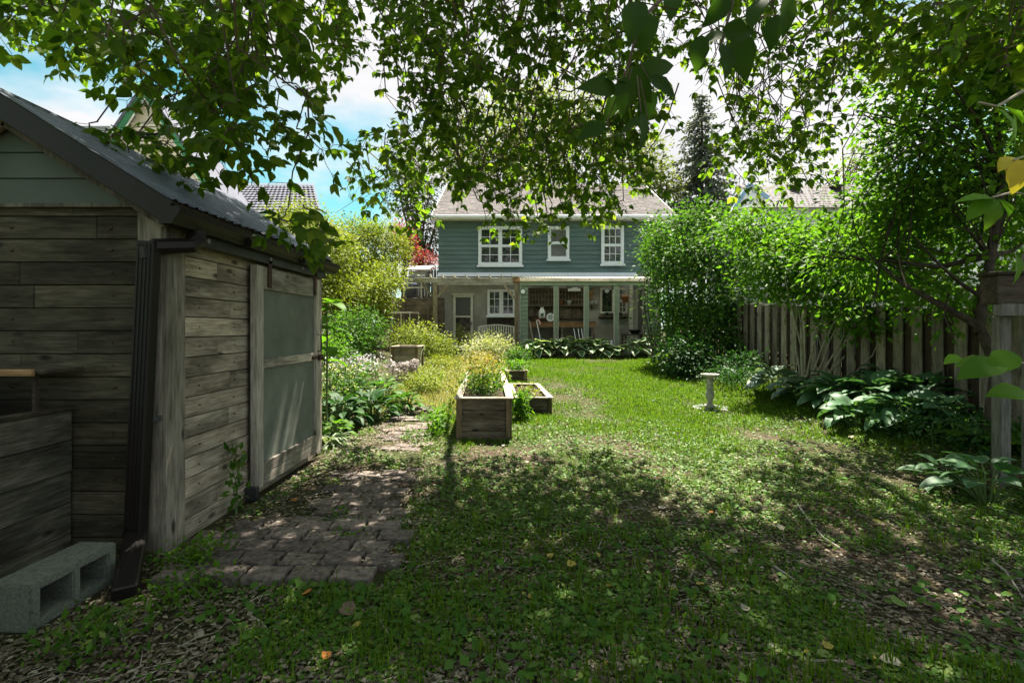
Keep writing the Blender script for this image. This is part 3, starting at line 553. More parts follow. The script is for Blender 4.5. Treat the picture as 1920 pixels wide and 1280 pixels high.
xx2, _ = H(968, 0, PY); box('post', xx2-.06, xx2+.06, PY-.06, PY+.06, gz(xx2, PY)-.05, zb-.01, 'post_wood', pg, .006); box('post_cap', xx2-.11, xx2+.13, PY-.12, PY+.1, zb-.005, zt+.02, 'bench_wood', pg); beamobj('brace', (xx2-.07, PY, zb-.55), (xx2-.42, PY, zb-.07), .05, .08, 'post_wood', pg)
# sunroom
QY = 16.0
def Q(px, py): return H(px, py, QY)
sr = thing('glazed_porch', 'open fronted potting porch with sage posts and corrugated roof', 'porch', (2.6, QY, .5))
xa, _ = Q(975, 0); xb, _ = Q(1229, 0); _, zh = Q(0, 535); _, zh2 = Q(0, 526); gb = gz(2.5, QY)-.05
def clap(nm, x0, x1, Y, z0, z1, parent, step=.135):
    z = z0; i = 0
    while z < z1-.02:
        zt_ = min(z+step-.004, z1); MB().add([(x0, Y-.02, z), (x1, Y-.02, z), (x1, Y, zt_), (x0, Y, zt_), (x0, Y+.02, z), (x1, Y+.02, z), (x1, Y+.02, zt_), (x0, Y+.02, zt_)], [(0, 1, 2, 3), (0, 4, 5, 1), (1, 5, 6, 2), (2, 6, 7, 3), (3, 7, 4, 0), (7, 6, 5, 4)]).build(nm, 'sage_siding', parent); z += step
xp, _ = Q(990, 0); clap('siding_board', xa+.04, xp, QY, gb, zh, sr); box('corner_trim', xa, xa+.04, QY-.03, QY+.06, gb, zh, 'sage_trim', sr)
box('pier_back', xa+.04, xp, QY+.022, QY+.08, gb, zh, 'sage_trim', sr)
xq, _ = Q(1213, 0); clap('siding_board', xq, xb-.04, QY, gb, zh, sr); box('corner_trim', xb-.04, xb, QY-.03, QY+.06, gb, zh, 'sage_trim', sr); box('pier_back', xq, xb-.04, QY+.022, QY+.08, gb, zh, 'sage_trim', sr)
box('header', xa, xb, QY-.04, QY+.1, zh+.002, zh2, 'sage_trim', sr, .004)
mb = MB(); _, zr = Q(0, 518.5)
box('roof_trim', xa, xb-.2, QY-.09, QY-.045, zh2-.04, zh2+.06, 'porch_wood', sr, .004)
vs = []; n_ = 160
for i in range(n_+1):
    x = xa-.05+(xb-xa-.15)*i/n_; zz = .018*math.sin(i*math.pi/2); vs += [(x, QY-.22, zh2+.085+zz), (x, HY0-.1, 3.28+zz)]
MB().add(vs, [(2*i, 2*i+2, 2*i+3, 2*i+1) for i in range(n_)]).build('corrugated_roof', 'corrugated', sr)
for i in range(6): x = xa+.2+i*.82; box('rafter', x-.03, x+.03, QY+.1, HY0-.03, zh+.02, zh2+.02, 'sage_trim', sr)
for px in (1043, 1099.5, 1156):
    x, _ = Q(px, 0); box('post', x-.065, x+.065, QY-.02, QY+.10, gb, zh, 'sage_trim', sr, .004)
    for s_ in (-1, 1): box('jamb', x+s_*.066, x+s_*.085, QY+.01, QY+.05, gb, zh, 'cream', sr)
box('sill_rail', xp, xq, QY-.03, QY+.09, gb, .72, 'sage_trim', sr)
xs_ = xb-.1                                                                  # right side wall with tall windows
window_side = MB()
for (y0, y1, z0, z1) in ((QY+.1, HY0, gb, .95), (QY+.1, HY0, 2.75, zh), (QY+.1, QY+.2, .95, 2.75), (HY0-.2, HY0, .95, 2.75), (QY+.95, QY+1.05, .95, 2.75)): window_side.box(xs_-.05, xs_+.02, y0, y1, z0, z1)
ws = window_side.build('side_window', 'cream', sr)
for y0, y1 in ((QY+.2, QY+.95), (QY+1.05, HY0-.2)): box('pane', xs_-.02, xs_-.01, y0, y1, .95, 2.75, 'glass_curtain', ws)
xm, _ = H(1183, 0, 17.2); box('inner_post', xm-.06, xm+.06, 17.15, 17.25, gb, 2.9, 'porch_wood', sr, .004)
box('porch_floor', xa, xb, QY+.1, HY0+.02, .3, .5, 'concrete', sr)
# back wall fittings (house wall at Y=18)
BY = HY0-.02
def Bk(px, py): return H(px, py, BY)
x0, z1 = Bk(1125, 540); x1, z0 = Bk(1151, 588); window(house, x0, x1, z0, z1, BY-.02, 1, 1, False, 'glass', .045, 1, 'cream', False)
x0, z1 = Bk(1158, 540); x1, z0 = Bk(1176, 588); window(house, x0, x1, z0, z1, BY-.02, 2, 2, True, 'glass_curtain', .04, 1, 'cream', False)
for nm, (a, b_) in (('near the green pier', (992, 1040)), ('in the second bay', (1048, 1096))):
    tz = thing('lattice_panel', 'brown lattice panel on back wall of porch '+nm, 'lattice', (*Bk(a, 0)[:1], BY-.05, 1.8), 'lattice panels in the porch')
    x0, z1 = Bk(a, 543); x1, z0 = Bk(b_, 571)
    for i in range(9): x = x0+(x1-x0)*i/8; box('slat', x-.015, x+.015, BY-.055, BY-.04, z0, z1, 'timber', tz)
    for i in range(4): z = z0+(z1-z0)*i/3; box('slat', x0-.03, x1+.03, BY-.07, BY-.056, z-.015, z+.015, 'timber', tz)
    box('backing', x0-.04, x1+.04, BY-.038, BY-.02, 1.7, z1+.05, 'dark_wood', tz)
    x0, z1 = Bk(a, 577); x1, z0 = Bk(b_, 597)
    for i in range(16): x = x0+(x1-x0)*(i+.5)/16; box('plank', x-.022, x+.022, BY-.05, BY-.04, z0, z1, 'timber', tz)
sh = thing('wall_shelf', 'long brown shelf under the porch lattice panels', 'shelf', (1.5, BY-.1, 2.2)); x0, z0 = Bk(990, 573); x1, _ = Bk(1098, 0); box('plank', x0, x1, BY-.25, BY-.075, z0-.03, z0, 'timber', sh); box('bracket', x0+.3, x0+.33, BY-.22, BY-.076, z0-.15, z0-.032, 'dark_wood', sh)
pb = thing('potting_bench', 'brown wooden potting bench inside the porch', 'bench', (1.8, 17.2, .5)); x0, z1 = H(991, 604, 17.0); x1, z0 = H(1116, 612, 17.0)
box('top', x0, x1, 16.9, 17.9, z1-.04, z1+.02, 'bench_wood', pb, .005); box('apron', x0, x1, 16.88, 16.899, z1-.18, z1-.03, 'bench_wood', pb)
for x in (x0+.06, (x0+x1)/2, x1-.06):
    for y in (16.93, 17.82): box('leg', x-.035, x+.035, y-.03, y+.03, .5, z1-.042, 'timber', pb)
box('lower_shelf', x0+.05, x1-.05, 16.95, 17.85, .75, .78, 'dark_wood', pb); box('riser', x0+.05, x0+1.0, 17.6, 17.85, z1+.03, z1+.24, 'dark_wood', pb)
zb_ = z1+.021
jx, jz = H(1016.5, 598, 17.2); jug = MB().lathe([(0, 0), (.10, .0), (.12, .05), (.12, .22), (.10, .28), (.06, .33), (.055, .38), (.07, .40), (.06, .40), (.045, .37)], (jx, 17.3, zb_+.13), 16).build('jug', 'white', None, 0, True); tag(jug, 'white jug with dark emblem on the potting bench riser', 'jug')
box('emblem', jx-.05, jx+.05, 17.172, 17.179, zb_+.2, zb_+.3, 'plate_ink', jug)
box('jug_stand', jx-.3, jx+.3, 17.15, 17.45, zb_+.09, zb_+.128, 'bench_wood', pb); 
for s_ in (-.25, .25): box('stand_leg', jx+s_-.02, jx+s_+.02, 17.2, 17.4, zb_, zb_+.089, 'bench_wood', pb)
px_, pz_ = H(1032, 597, 16.96); pl = MB(); n_ = 24; pl.lathe([(0, 0), (.10, .005), (.145, .03), (.15, .03), (.10, -.012), (0, -.012)], (0, 0, 0), n_)
pl.v = [(x, -z, y) for x, y, z in pl.v]; pl.v = [(px_+x, 16.96+y-.01*z, zb_+.155+z) for x, y, z in pl.v]; plate = pl.build('plate', 'white', None, 0, True); tag(plate, 'round white plate with dark pattern leaning on the potting bench', 'plate')
for i in range(5):
    a = i*1.26; c = Vector((px_+.055*math.cos(a), 16.945, zb_+.155+.055*math.sin(a))); MB().tube([c, c+Vector((0, -.004, 0))], .025, 7).build('motif', 'plate_ink', plate)
lf = MB(); x0, z1 = H(1065, 541, 17.4); x1, z0 = H(1088, 546, 17.4); tag(box('light_fixture', x0, x1, 17.35, 17.5, z0, z1, 'white', None, .01), 'white strip light fixture hanging under the porch roof', 'light')
box('mount', x0+.1, x1-.1, 17.4, 17.45, z1+.001, zh+.05, 'white', bpy.data.objects['light_fixture'])
def clock(px, py, Y, r, label):
    q = P(px, py, Y); t_ = thing('wall_clock', label, 'clock', q); m_ = MB().tube([q, q+Vector((0, .04, 0))], r, 20); m_.build('case', 'black_metal', t_); MB().tube([q-Vector((0, .006, 0)), q-Vector((0, .001, 0))], r*.82, 20).build('dial', 'white', t_)
    beamobj('hand', q-Vector((0, .009, 0)), q+Vector((0, -.009, r*.55)), .008, .004, 'plate_ink', t_); beamobj('hand', q-Vector((0, .012, 0)), q+Vector((r*.4, -.012, .02)), .01, .004, 'plate_ink', t_)
clock(1138, 545, 17.9, .10, 'round white clock hanging in front of porch window'); clock(980.5, 546.5, 15.95, .085, 'small round black and white clock on the sage siding pier')
q = P(1172, 560, 16.7); hp = thing('hanging_pot', 'terracotta pot hanging near the right porch post', 'pot', q)
MB().lathe([(0, -.14), (.085, -.14), (.12, .05), (.135, .05), (.135, .10), (.115, .10), (.11, .06), (0, .05)], q, 16).build('pot', 'terracotta', hp, 0, True)
for a in range(3): MB().tube([q+Vector((.12*math.cos(a*2.1), .12*math.sin(a*2.1), .1)), q+Vector((0, 0, .55))], .006, 4).build('cord', 'stick', hp)
def pots(spots, Y, lab, mat='terracotta'):
    for i, (px, py, r_) in enumerate(spots):
        q = P(px, py, Y); tag(MB().lathe([(0, 0), (r_*.7, 0), (r_, r_*1.7), (r_*1.12, r_*1.7), (r_*1.12, r_*2.1), (r_*.9, r_*2.1), (r_*.85, r_*1.6), (0, r_*1.5)], q, 12).build('flower_pot', mat[i % len(mat)], None, 0, True), lab[i], 'pot', 'pots in the porch')
pots([(1052, 571.5, .06), (1067, 571.5, .07), (1110, 570.5, .055), (1117, 570.5, .06)], 17.85, ['small terracotta pot on shelf under second lattice', 'white pot on shelf under second lattice', 'small white pot on side shelf by the plank', 'white pot with lid at end of side shelf'], ['terracotta', 'white', 'white', 'white'])
pots([(1128, 592, .05), (1138, 592, .06), (1147, 592, .055), (1163, 592, .06), (1172, 592, .05)], 17.8, ['leftmost small pale pot on porch window ledge', 'second small pot on porch window ledge', 'third small pot on porch window ledge', 'fourth small pot on window ledge behind right post', 'rightmost small pot on porch window ledge'], ['cream', 'sack', 'concrete', 'sack', 'cream'])
sh = thing('wall_shelf', 'narrow ledge under the porch windows holding small pots', 'shelf', (3.6, 17.85, 1.8)); x0, z0 = H(1124, 592.3, 17.8); x1, _ = H(1178, 592, 17.8); box('plank', x0, x1, 17.68, 17.93, z0-.04, z0-.003, 'timber', sh); box('cleat', x0, x1, 17.94, 17.98, z0-.1, z0-.02, 'dark_wood', sh)
sh = thing('wall_shelf', 'short shelf beside the upright plank on porch wall', 'shelf', (3.0, 17.85, 2.2)); x0, z0 = H(1103, 571, 17.85); x1, _ = H(1122, 571, 17.85); box('plank', x0, x1, 17.72, 17.97, z0-.035, z0-.003, 'timber', sh); box('bracket', x0+.1, x0+.13, 17.8, 17.97, z0-.16, z0-.037, 'dark_wood', sh)
x0, z1 = H(1103, 544, 17.9); x1, z0 = H(1112, 561, 17.9); tag(box('leaning_plank', x0, x1, 17.88, 17.93, z0, z1, 'bench_wood', None, .004), 'orange brown board fixed upright on porch back wall', 'board')
tb = thing('porch_table', 'small dark table in right corner of porch', 'table', (3.9, 16.7, .5)); x0, z1 = H(1168, 626, 16.6); x1, _ = H(1210, 0, 16.6)
box('top', x0, x1, 16.35, 16.95, z1-.04, z1, 'dark_wood', tb, .005)
for x in (x0+.05, x1-.05):
    for y in (16.4, 16.9): box('leg', x-.03, x+.03, y-.03, y+.03, .5, z1-.041, 'dark_wood', tb)
tag(MB().lathe([(0, 0), (.12, 0), (.2, .12), (.22, .12), (.22, .15), (.19, .15), (.17, .1), (0, .06)], (x0+.42, 16.62, z1+.001), 16).build('planting_bowl', 'black_metal', None, 0, True), 'dark bowl standing on the corner porch table', 'bowl')
# sticks leaning in the porch and tools
for a, b_, mat, lab in (((1004, 634, 15.85), (993, 602, 15.98), 'stick', 'pale stick leaning on the sage siding pier'), ((1019, 628, 15.8), (1006, 601, 15.95), 'white', 'white cane with pink handle leaning by the potting bench'),
                   ((1047, 630, 15.85), (1044, 602, 15.96), 'stick', 'pale stick leaning on the first porch post'), ((1084, 632, 15.85), (1076, 616, 15.97), 'white', 'left one of three thin white garden canes'), ((1091, 632, 15.85), (1084, 616, 15.97), 'white', 'middle one of three thin white garden canes'), ((1098, 632, 15.85), (1090, 616, 15.97), 'white', 'right one of three thin white garden canes')):
    pa, pb_ = P(*a), P(*b_); pa.z = gz(pa.x, pa.y); o = MB().tube([pa, pb_], .018 if mat == 'stick' else .014, 6).build('garden_cane', mat); tag(o, lab, 'cane')
    if 'pink' in lab: MB().tube([pb_, pb_+Vector((.06, 0, .02)), pb_+Vector((.1, 0, -.04)), pb_+Vector((.13, 0, -.12))], .025, 6).build('handle', 'pink', o)
q = P(1160, 642, 15.8)
for dx, lab in ((-.2, 'left white ornament on the porch sill behind hostas'), (.06, 'right white ornament on the porch sill behind hostas')):
    tag(MB().lathe([(0, 0), (.06, 0), (.075, .07), (.05, .13), (.035, .16), (.05, .2), (.03, .25), (0, .26)], (q.x-.25+dx, QY+.03, .721), 12).build('ornament', 'white', None, 0, True), lab, 'ornament')
tag(box('bed_edging', .3, 5.2, 15.02, 15.07, gz(2.5, 15.05)-.05, gz(2.5, 15.05)+.05, 'timber', None, .005), 'long grey timber edging in front of the hosta row', 'edging')
# slatted garden bench
gbn = thing('garden_bench', 'weathered grey slatted garden bench below the small window', 'bench', (-.4, 16.9, .5)); x0, _ = H(896, 0, 16.9); x1, _ = H(965, 0, 16.9); zc = gz(-.4, 16.9)
for i in range(15): x = x0+.05+(x1-x0-.1)*i/14; box('back_slat', x-.022, x+.022, 17.12, 17.14, zc+.42, zc+.86+.07*math.sin(math.pi*i/14), 'cream', gbn)
pts = [(x0+(x1-x0)*i/8, 17.13, zc+.88+.08*math.sin(math.pi*i/8)) for i in range(9)]; MB().tube(pts, .03, 6).build('top_rail', 'cream', gbn)
for i in range(5): box('seat_slat', x0, x1, 16.66+i*.09, 16.73+i*.09, zc+.42, zc+.445, 'cream', gbn)
for x in (x0+.03, x1-.03):
    box('leg', x-.03, x+.03, 16.66, 16.72, zc, zc+.64, 'cream', gbn); box('leg', x-.03, x+.03, 17.08, 17.11, zc, zc+.86, 'cream', gbn); box('arm', x-.035, x+.035, 16.64, 17.1, zc+.642, zc+.67, 'cream', gbn)
# ------------------------------------------------------------------ retaining wall, deck, left background
rw = thing('retaining_wall', 'weathered horizontal timber retaining wall left of the house', 'wall', (-3.6, 17.5, .5))
x0, zt = H(735, 558, 17.4); x1, _ = H(826, 0, 17.4); z = .45; i = 0
while z < zt: box('timber', x0-.6, x1+.1, 17.4+.012*i, 17.55, z, min(z+.172, zt), 'timber', rw, .008); z += .178; i += 1
box('backing', x0-.6, x1+.1, 17.56, 17.7, .4, zt-.02, 'dark_wood', rw)
for px in (757, 812): x, _ = H(px, 0, 17.3); box('post', x-.05, x+.05, 17.28, 17.395, .45, zt+.05, 'timber', rw, .005)
ds = thing('board_screen', 'grey vertical board screen on the terrace left of the house', 'fence', (-3.3, 18.4, zt)); x0, _ = H(762, 0, 18.4); x1, zu = H(825, 506, 18.4); n_ = 11
for i in range(n_): a = x0+(x1-x0)*i/n_; box('board', a, a+(x1-x0)/n_-.02, 18.38, 18.40, zt, zu-(.25 if i < 7 else .0), 'grey_post', ds)
box('rail', x0, x1, 18.405, 18.44, zt+.5, zt+.6, 'grey_post', ds); box('rail', x0, x1, 18.405, 18.44, zt+.05, zt+.13, 'grey_post', ds)
us = thing('utility_shed', 'small grey shed with white trim beyond the terrace screen', 'shed', (-3.6, 20, zt)); x0, z1 = H(766, 508, 20.0); x1, _ = H(799, 0, 20.0)
box('wall', x0, x1, 20, 21, zt, z1, 'grey_paint', us); box('door', x1-.3, x1-.05, 19.97, 19.99, zt, z1-.15, 'white', us); MB().add([(x0-.1, 19.85, z1), (x1+.12, 19.85, z1), (x1+.12, 21.1, z1+.3), (x0-.1, 21.1, z1+.3), (x0-.1, 19.85, z1+.06), (x1+.12, 19.85, z1+.06), (x1+.12, 21.1, z1+.36), (x0-.1, 21.1, z1+.36)], [(0, 1, 5, 4), (4, 5, 6, 7), (1, 2, 6, 5), (3, 0, 4, 7), (3, 2, 1, 0)]).build('roof', 'cream', us)
q = P(768, 558, 17.9); MB_ = MB().lathe([(0, 0), (.20, 0), (.25, .5), (.27, .5), (.27, .56), (.24, .56), (.23, .48), (0, .4)], (q.x, q.y, zt), 18); tag(MB_.build('tub', 'blue_plastic', None, 0, True), 'blue grey plastic tub on top of the retaining wall', 'tub')
for x in (q.x-.55, q.x+.55, q.x+1.15): pass
rl = thing('railing', 'thin pale railing along the retaining wall top', 'railing', (-3.8, 17.6, zt))
for px in (741, 757, 790): x, _ = H(px, 0, 17.6); box('post', x-.02, x+.02, 17.58, 17.62, zt-.05, zt+.75, 'cream', rl)
x0, _ = H(722, 0, 17.6); x1, _ = H(800, 0, 17.6); box('rail', x0, x1, 17.56, 17.579, zt+.36, zt+.40, 'cream', rl); box('rail', x0, x1, 17.56, 17.579, zt+.68, zt+.72, 'cream', rl)
tl = thing('wire_trellis', 'thin pale pipe trellis in front of the timber retaining wall', 'trellis', (-3.6, 16.6, .6)); x0, z1 = H(735, 586, 16.6); x1, _ = H(785, 0, 16.6)
MB().tube([(x0, 16.6, z1), (x1, 16.6, z1)], .018, 6).build('bar', 'cream', tl)
for i in range(4): x = x0+(x1-x0)*i/3; MB().tube([(x, 16.6, .5), (x, 16.6, z1)], .016, 6).build('upright', 'cream', tl)
chn = thing('hanging_chain', 'slim rain chain hanging beside the pergola post', 'chain', P(802, 640, 17.2)); q0, q1 = P(802, 520, 17.2), P(802.5, 612, 17.2)
for i in range(26): c = q0.lerp(q1, i/25); MB().tube([c+Vector((.018*math.cos(a), .018*math.sin(a)*(i % 2), .035*math.sin(a) if i % 2 == 0 else .03*math.cos(a*2))) for a in np.linspace(0, 2*math.pi, 7)], .006, 4, False).build('link', 'concrete', chn)
# ------------------------------------------------------------------ left neighbour house
nh = thing('beige_house', 'neighbour beige gabled house with green fascia behind the shed', 'house', (-11, 15, 0)); NY = 15.0
ap = P(282, 172, NY); er = P(418, 378, NY); el_x = 2*ap.x-er.x; slope = (ap.z-er.z)/(er.x-ap.x)
z = 1.0
while z < ap.z-.05:
    zt_ = min(z+.25, ap.z-.02); f0 = min(1, (ap.z-z)/(ap.z-er.z)); f1 = min(1, max(0, (ap.z-zt_)/(ap.z-er.z))); h0, h1 = (er.x-ap.x-.25)*f0, max((er.x-ap.x-.25)*f1, .01)
    MB().add([(ap.x-h0, NY-.03, z), (ap.x+h0, NY-.03, z), (ap.x+h1, NY, zt_), (ap.x-h1, NY, zt_), (ap.x-h0, NY+.05, z), (ap.x+h0, NY+.05, z), (ap.x+h1, NY+.05, zt_), (ap.x-h1, NY+.05, zt_)], [(0, 1, 2, 3), (7, 6, 5, 4), (0, 4, 5, 1), (1, 5, 6, 2), (2, 6, 7, 3), (3, 7, 4, 0)]).build('siding_board', 'beige', nh); z += .25
box('wall', el_x+.3, er.x-.3, NY+.06, NY+1.6, 0, er.z, 'beige', nh)
for e in (er, Vector((el_x, NY, er.z))):
    beamobj('fascia', (e.x, NY-.25, e.z-.1), (ap.x, NY-.25, ap.z-.1), .05, .2, 'green_paint', nh); beamobj('fascia_trim', (e.x, NY-.22, e.z-.25), (ap.x, NY-.22, ap.z-.25), .04, .08, 'white', nh)
    s_ = 1 if e.x > ap.x else -1
    MB().add([(e.x+s_*.1, NY-.3, e.z-.05), (e.x+s_*.1, NY+1.6, e.z-.05), (ap.x, NY+1.6, ap.z+.02), (ap.x, NY-.3, ap.z+.02), (e.x+s_*.1, NY-.3, e.z+.1), (e.x+s_*.1, NY+1.6, e.z+.1), (ap.x, NY+1.6, ap.z+.15), (ap.x, NY-.3, ap.z+.15)], [(0, 1, 2, 3), (4, 5, 6, 7), (0, 3, 7, 4), (0, 4, 5, 1), (1, 5, 6, 2)]).build('roof_slope', 'slate', nh)
lv = P(275, 262, NY-.1); 
for i in range(9): box('louvre', lv.x-.3, lv.x+.3, NY-.10, NY-.04, lv.z-.45+i*.11, lv.z-.40+i*.11, 'cream', nh)
# front wing with tile roof
A0, A1 = P(20, 185, 10.5), P(195, 205, 10.5); ez = P(100, 236, 10.0).z
wg = box('wing_wall', -12.5, P(205, 0, 10.6).x, 10.6, 14.9, 0, ez-.1, 'beige', nh)
rows = 9; 
for i in range(rows):
    t0, t1 = i/rows, (i+1.1)/rows; y0, y1 = 10.2+2.2*t0, 10.2+2.2*t1; z0, z1 = ez+.75*t0, ez+.75*t1; xr_ = P(205, 0, 10.4).x; vs = []; n_ = 44
    for j in range(n_+1):
        x = -12.5+(xr_+12.5)*j/n_; b_ = .02*abs(math.sin(j*math.pi/2)); vs += [(x, y0, z0+.04+b_), (x, y1, z1+b_)]
    MB().add(vs, [(2*j, 2*j+2, 2*j+3, 2*j+1) for j in range(n_)]).build('tile_course', 'slate', nh)
MB().add([(-12.5, 10.25, ez-.02), (P(205, 0, 10.4).x, 10.25, ez-.02), (P(205, 0, 10.4).x, 12.6, ez+.75), (-12.5, 12.6, ez+.75)], [(0, 1, 2, 3)]).build('roof_deck', 'slate', nh)
box('wing_gutter', -12.5, P(208, 0, 10.1).x, 10.08, 10.2, ez-.12, ez+.03, 'grey_paint', nh); box('wing_fascia', -12.5, P(206, 0, 10.3).x, 10.25, 10.3, ez-.25, ez-.02, 'green_paint', nh)
# far tile-roofed house on the left
fh = thing('tiled_house', 'far house with wavy grey tile roof above the bright shrubs', 'house', (-9.5, 22, 0)); TY = 22
b0, b1 = P(425, 400, TY), P(600, 400, TY); tz = P(0, 345, TY+3).z
box('wall', b0.x-1.5, b1.x-.2, TY+.2, TY+6, 0, b0.z, 'beige', fh)
for i in range(12):
    t0, t1 = i/12, (i+1.15)/12; y0, y1 = TY+3*t0, TY+3*t1; z0, z1 = b0.z+(tz-b0.z)*t0, b0.z+(tz-b0.z)*t1; vs = []; n_ = 48; xe = b1.x-1.6*t0
    for j in range(n_+1): x = b0.x-1.8+(xe-b0.x+1.8)*j/n_; b_ = .035*abs(math.sin(j*math.pi/2)); vs += [(x, y0, z0+.06+b_), (x, y1, z1+b_)]
    MB().add(vs, [(2*j, 2*j+2, 2*j+3, 2*j+1) for j in range(n_)]).build('tile_course', 'slate', fh)
MB().add([(b0.x-1.8, TY+.05, b0.z-.02), (b1.x, TY+.05, b0.z-.02), (b1.x-1.6, TY+3.1, tz-.02), (b0.x-1.8, TY+3.1, tz-.02)], [(0, 1, 2, 3)]).build('roof_deck', 'slate', fh)
# ------------------------------------------------------------------ right neighbour
rh = thing('grey_house', 'neighbour house with pale shingle roof and blue trimmed gable', 'house', (12, 22, 0)); Y2 = 22
a = P(1395, 385, Y2); b_ = P(1425, 347, Y2); c = P(2150, 347, Y2); d = P(2150, 385, Y2)
box('wall', a.x+.3, c.x+1, Y2+.3, Y2+5, 0, a.z, 'grey_paint', rh)
mb = MB(); 
for i in range(14):
    t0, t1 = i/14, (i+1.1)/14; y0, y1 = Y2+2.6*t0, Y2+2.6*t1; zA = a.z-.1; zB = P(0, 347, Y2+2.6).z; z0, z1 = zA+(zB-zA)*t0, zA+(zB-zA)*t1; x = a.x+.4+1.2*t0*.5
    while x < c.x+1: x2 = x+nr.uniform(.3, .45); mb.add([(x, y0, z0+.03), (x2-.01, y0, z0+.03), (x2-.01, y1, z1), (x, y1, z1)], [(0, 1, 2, 3)]); x = x2
s_ = mb.build('roof', 'shingle', rh); s_['kind'] = 'stuff'
gq = [P(1375, 392, Y2-.6), P(1404, 346, Y2-.6), P(1440, 372, Y2-.6)]
MB().add([q for q in gq]+[q+Vector((0, .3, 0)) for q in gq], [(0, 2, 1), (3, 4, 5), (0, 1, 4, 3), (1, 2, 5, 4), (2, 0, 3, 5)]).build('gable', 'white', rh)
for u, v_ in ((0, 1), (1, 2)): beamobj('gable_trim', gq[u]-Vector((0, .05, 0)), gq[v_]-Vector((0, .05, 0)), .06, .16, 'blue_paint', rh)
for px in (1490, 1568): q = P(px, 352, Y2+2.0); tag(MB().lathe([(.22, -.25), (.22, .02), (.32, .04), (.3, .1), (0, .14)], q, 14).build('roof_vent', 'brown_metal', rh, 0, True), None)
gg = thing('grey_garage', 'low grey garage with slatted roof edge beyond the fence', 'garage', (8, 9, 0)); gy_ = 13
a = P(1480, 536, gy_); b_ = P(1905, 536, gy_); box('wall', a.x, b_.x+1, gy_, gy_+4, 0, a.z, 'grey_paint', gg); box('eave', a.x-.1, b_.x+1, gy_-.22, gy_-.12, a.z-.04, a.z+.06, 'white', gg)
for i in range(9): t0 = i*.12; box('roof_course', a.x-.1+t0*.2, b_.x+1, gy_-.2+t0*1.6, gy_+.02+t0*1.6, a.z+.065+t0*.62, a.z+.10+t0*.62, 'grey_paint', gg)
box('vent_panel', P(1672, 0, gy_).x, P(1684, 0, gy_).x, gy_-.04, gy_-.005, a.z-.28, a.z-.1, 'white', gg)
# ------------------------------------------------------------------ fence, post and beam
FX = 5.6
fe = thing('board_fence', 'weathered wooden fence of spaced upright boards on the right', 'fence', (FX, 9, .3))
y = 4.6; i = 0; bmesh_b = None
def fz(y): return 1.62+.085*max(0, y-6)*.75
while y < 17.5:
    zb_ = gz(FX, y)-.05; zt_ = fz(y)+rng.uniform(-.012, .012)
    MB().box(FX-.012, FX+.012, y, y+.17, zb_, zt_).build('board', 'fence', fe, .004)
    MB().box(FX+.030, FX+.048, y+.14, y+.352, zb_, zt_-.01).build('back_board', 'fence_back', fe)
    y += .325; i += 1
y = 4.6
while y < 17.4:
    y2 = y+2.4; 
    for dz in (-.22, -1.1): beamobj('rail', (FX+.078, y, fz(y)+dz), (FX+.078, y2, fz(y2)+dz), .05, .09, 'fence', fe)
    box('post', FX+.106, FX+.19, y-.05, y+.04, gz(FX, y)-.1, fz(y)-.02, 'fence', fe); y = y2
pf = thing('post_and_beam', 'grey timber post with cross beam near right edge of lawn', 'post', (4.12, 4.1, 0))
box('post', 4.14, 4.225, 4.06, 4.15, -.1, 1.459, 'grey_post', pf, .004); box('post', 4.40, 4.50, 4.06, 4.15, -.1, 2.0, 'grey_post', pf, .004); box('beam', 4.06, 6.2, 3.98, 4.055, 1.46, 1.56, 'grey_post', pf, .004); box('beam', 4.08, 6.2, 4.16, 4.22, 1.66, 1.73, 'dark_wood', pf)
bx = thing('wooden_box', 'dark mossy wooden box standing on the grey cross beam', 'box', (4.2, 4.1, 1.56))
for nm, q in (('side', (4.05, 4.33, 4.0, 4.02, 1.562, 1.80)), ('side', (4.05, 4.07, 4.021, 4.149, 1.562, 1.80)), ('side', (4.31, 4.33, 4.021, 4.149, 1.562, 1.80)), ('side', (4.05, 4.33, 4.15, 4.158, 1.562, 1.80)), ('lid', (4.02, 4.36, 3.98, 4.159, 1.802, 1.83))): box(nm, *q, 'dark_wood', bx, .003)
# overhead wires
for a, b_, lab in ((P(1130, 318, 17), P(1480, 118, 30), 'thin black overhead wire running right above the roof'), (P(628, 400, 26), P(880, 190, 14), 'thin overhead wire crossing the sky gap left of the house')):
    pts = [a.lerp(b_, i/10)-Vector((0, 0, .25*math.sin(math.pi*i/10))) for i in range(11)]; tag(MB().tube(pts, .014, 5).build('overhead_wire', 'cable'), lab, 'wire')
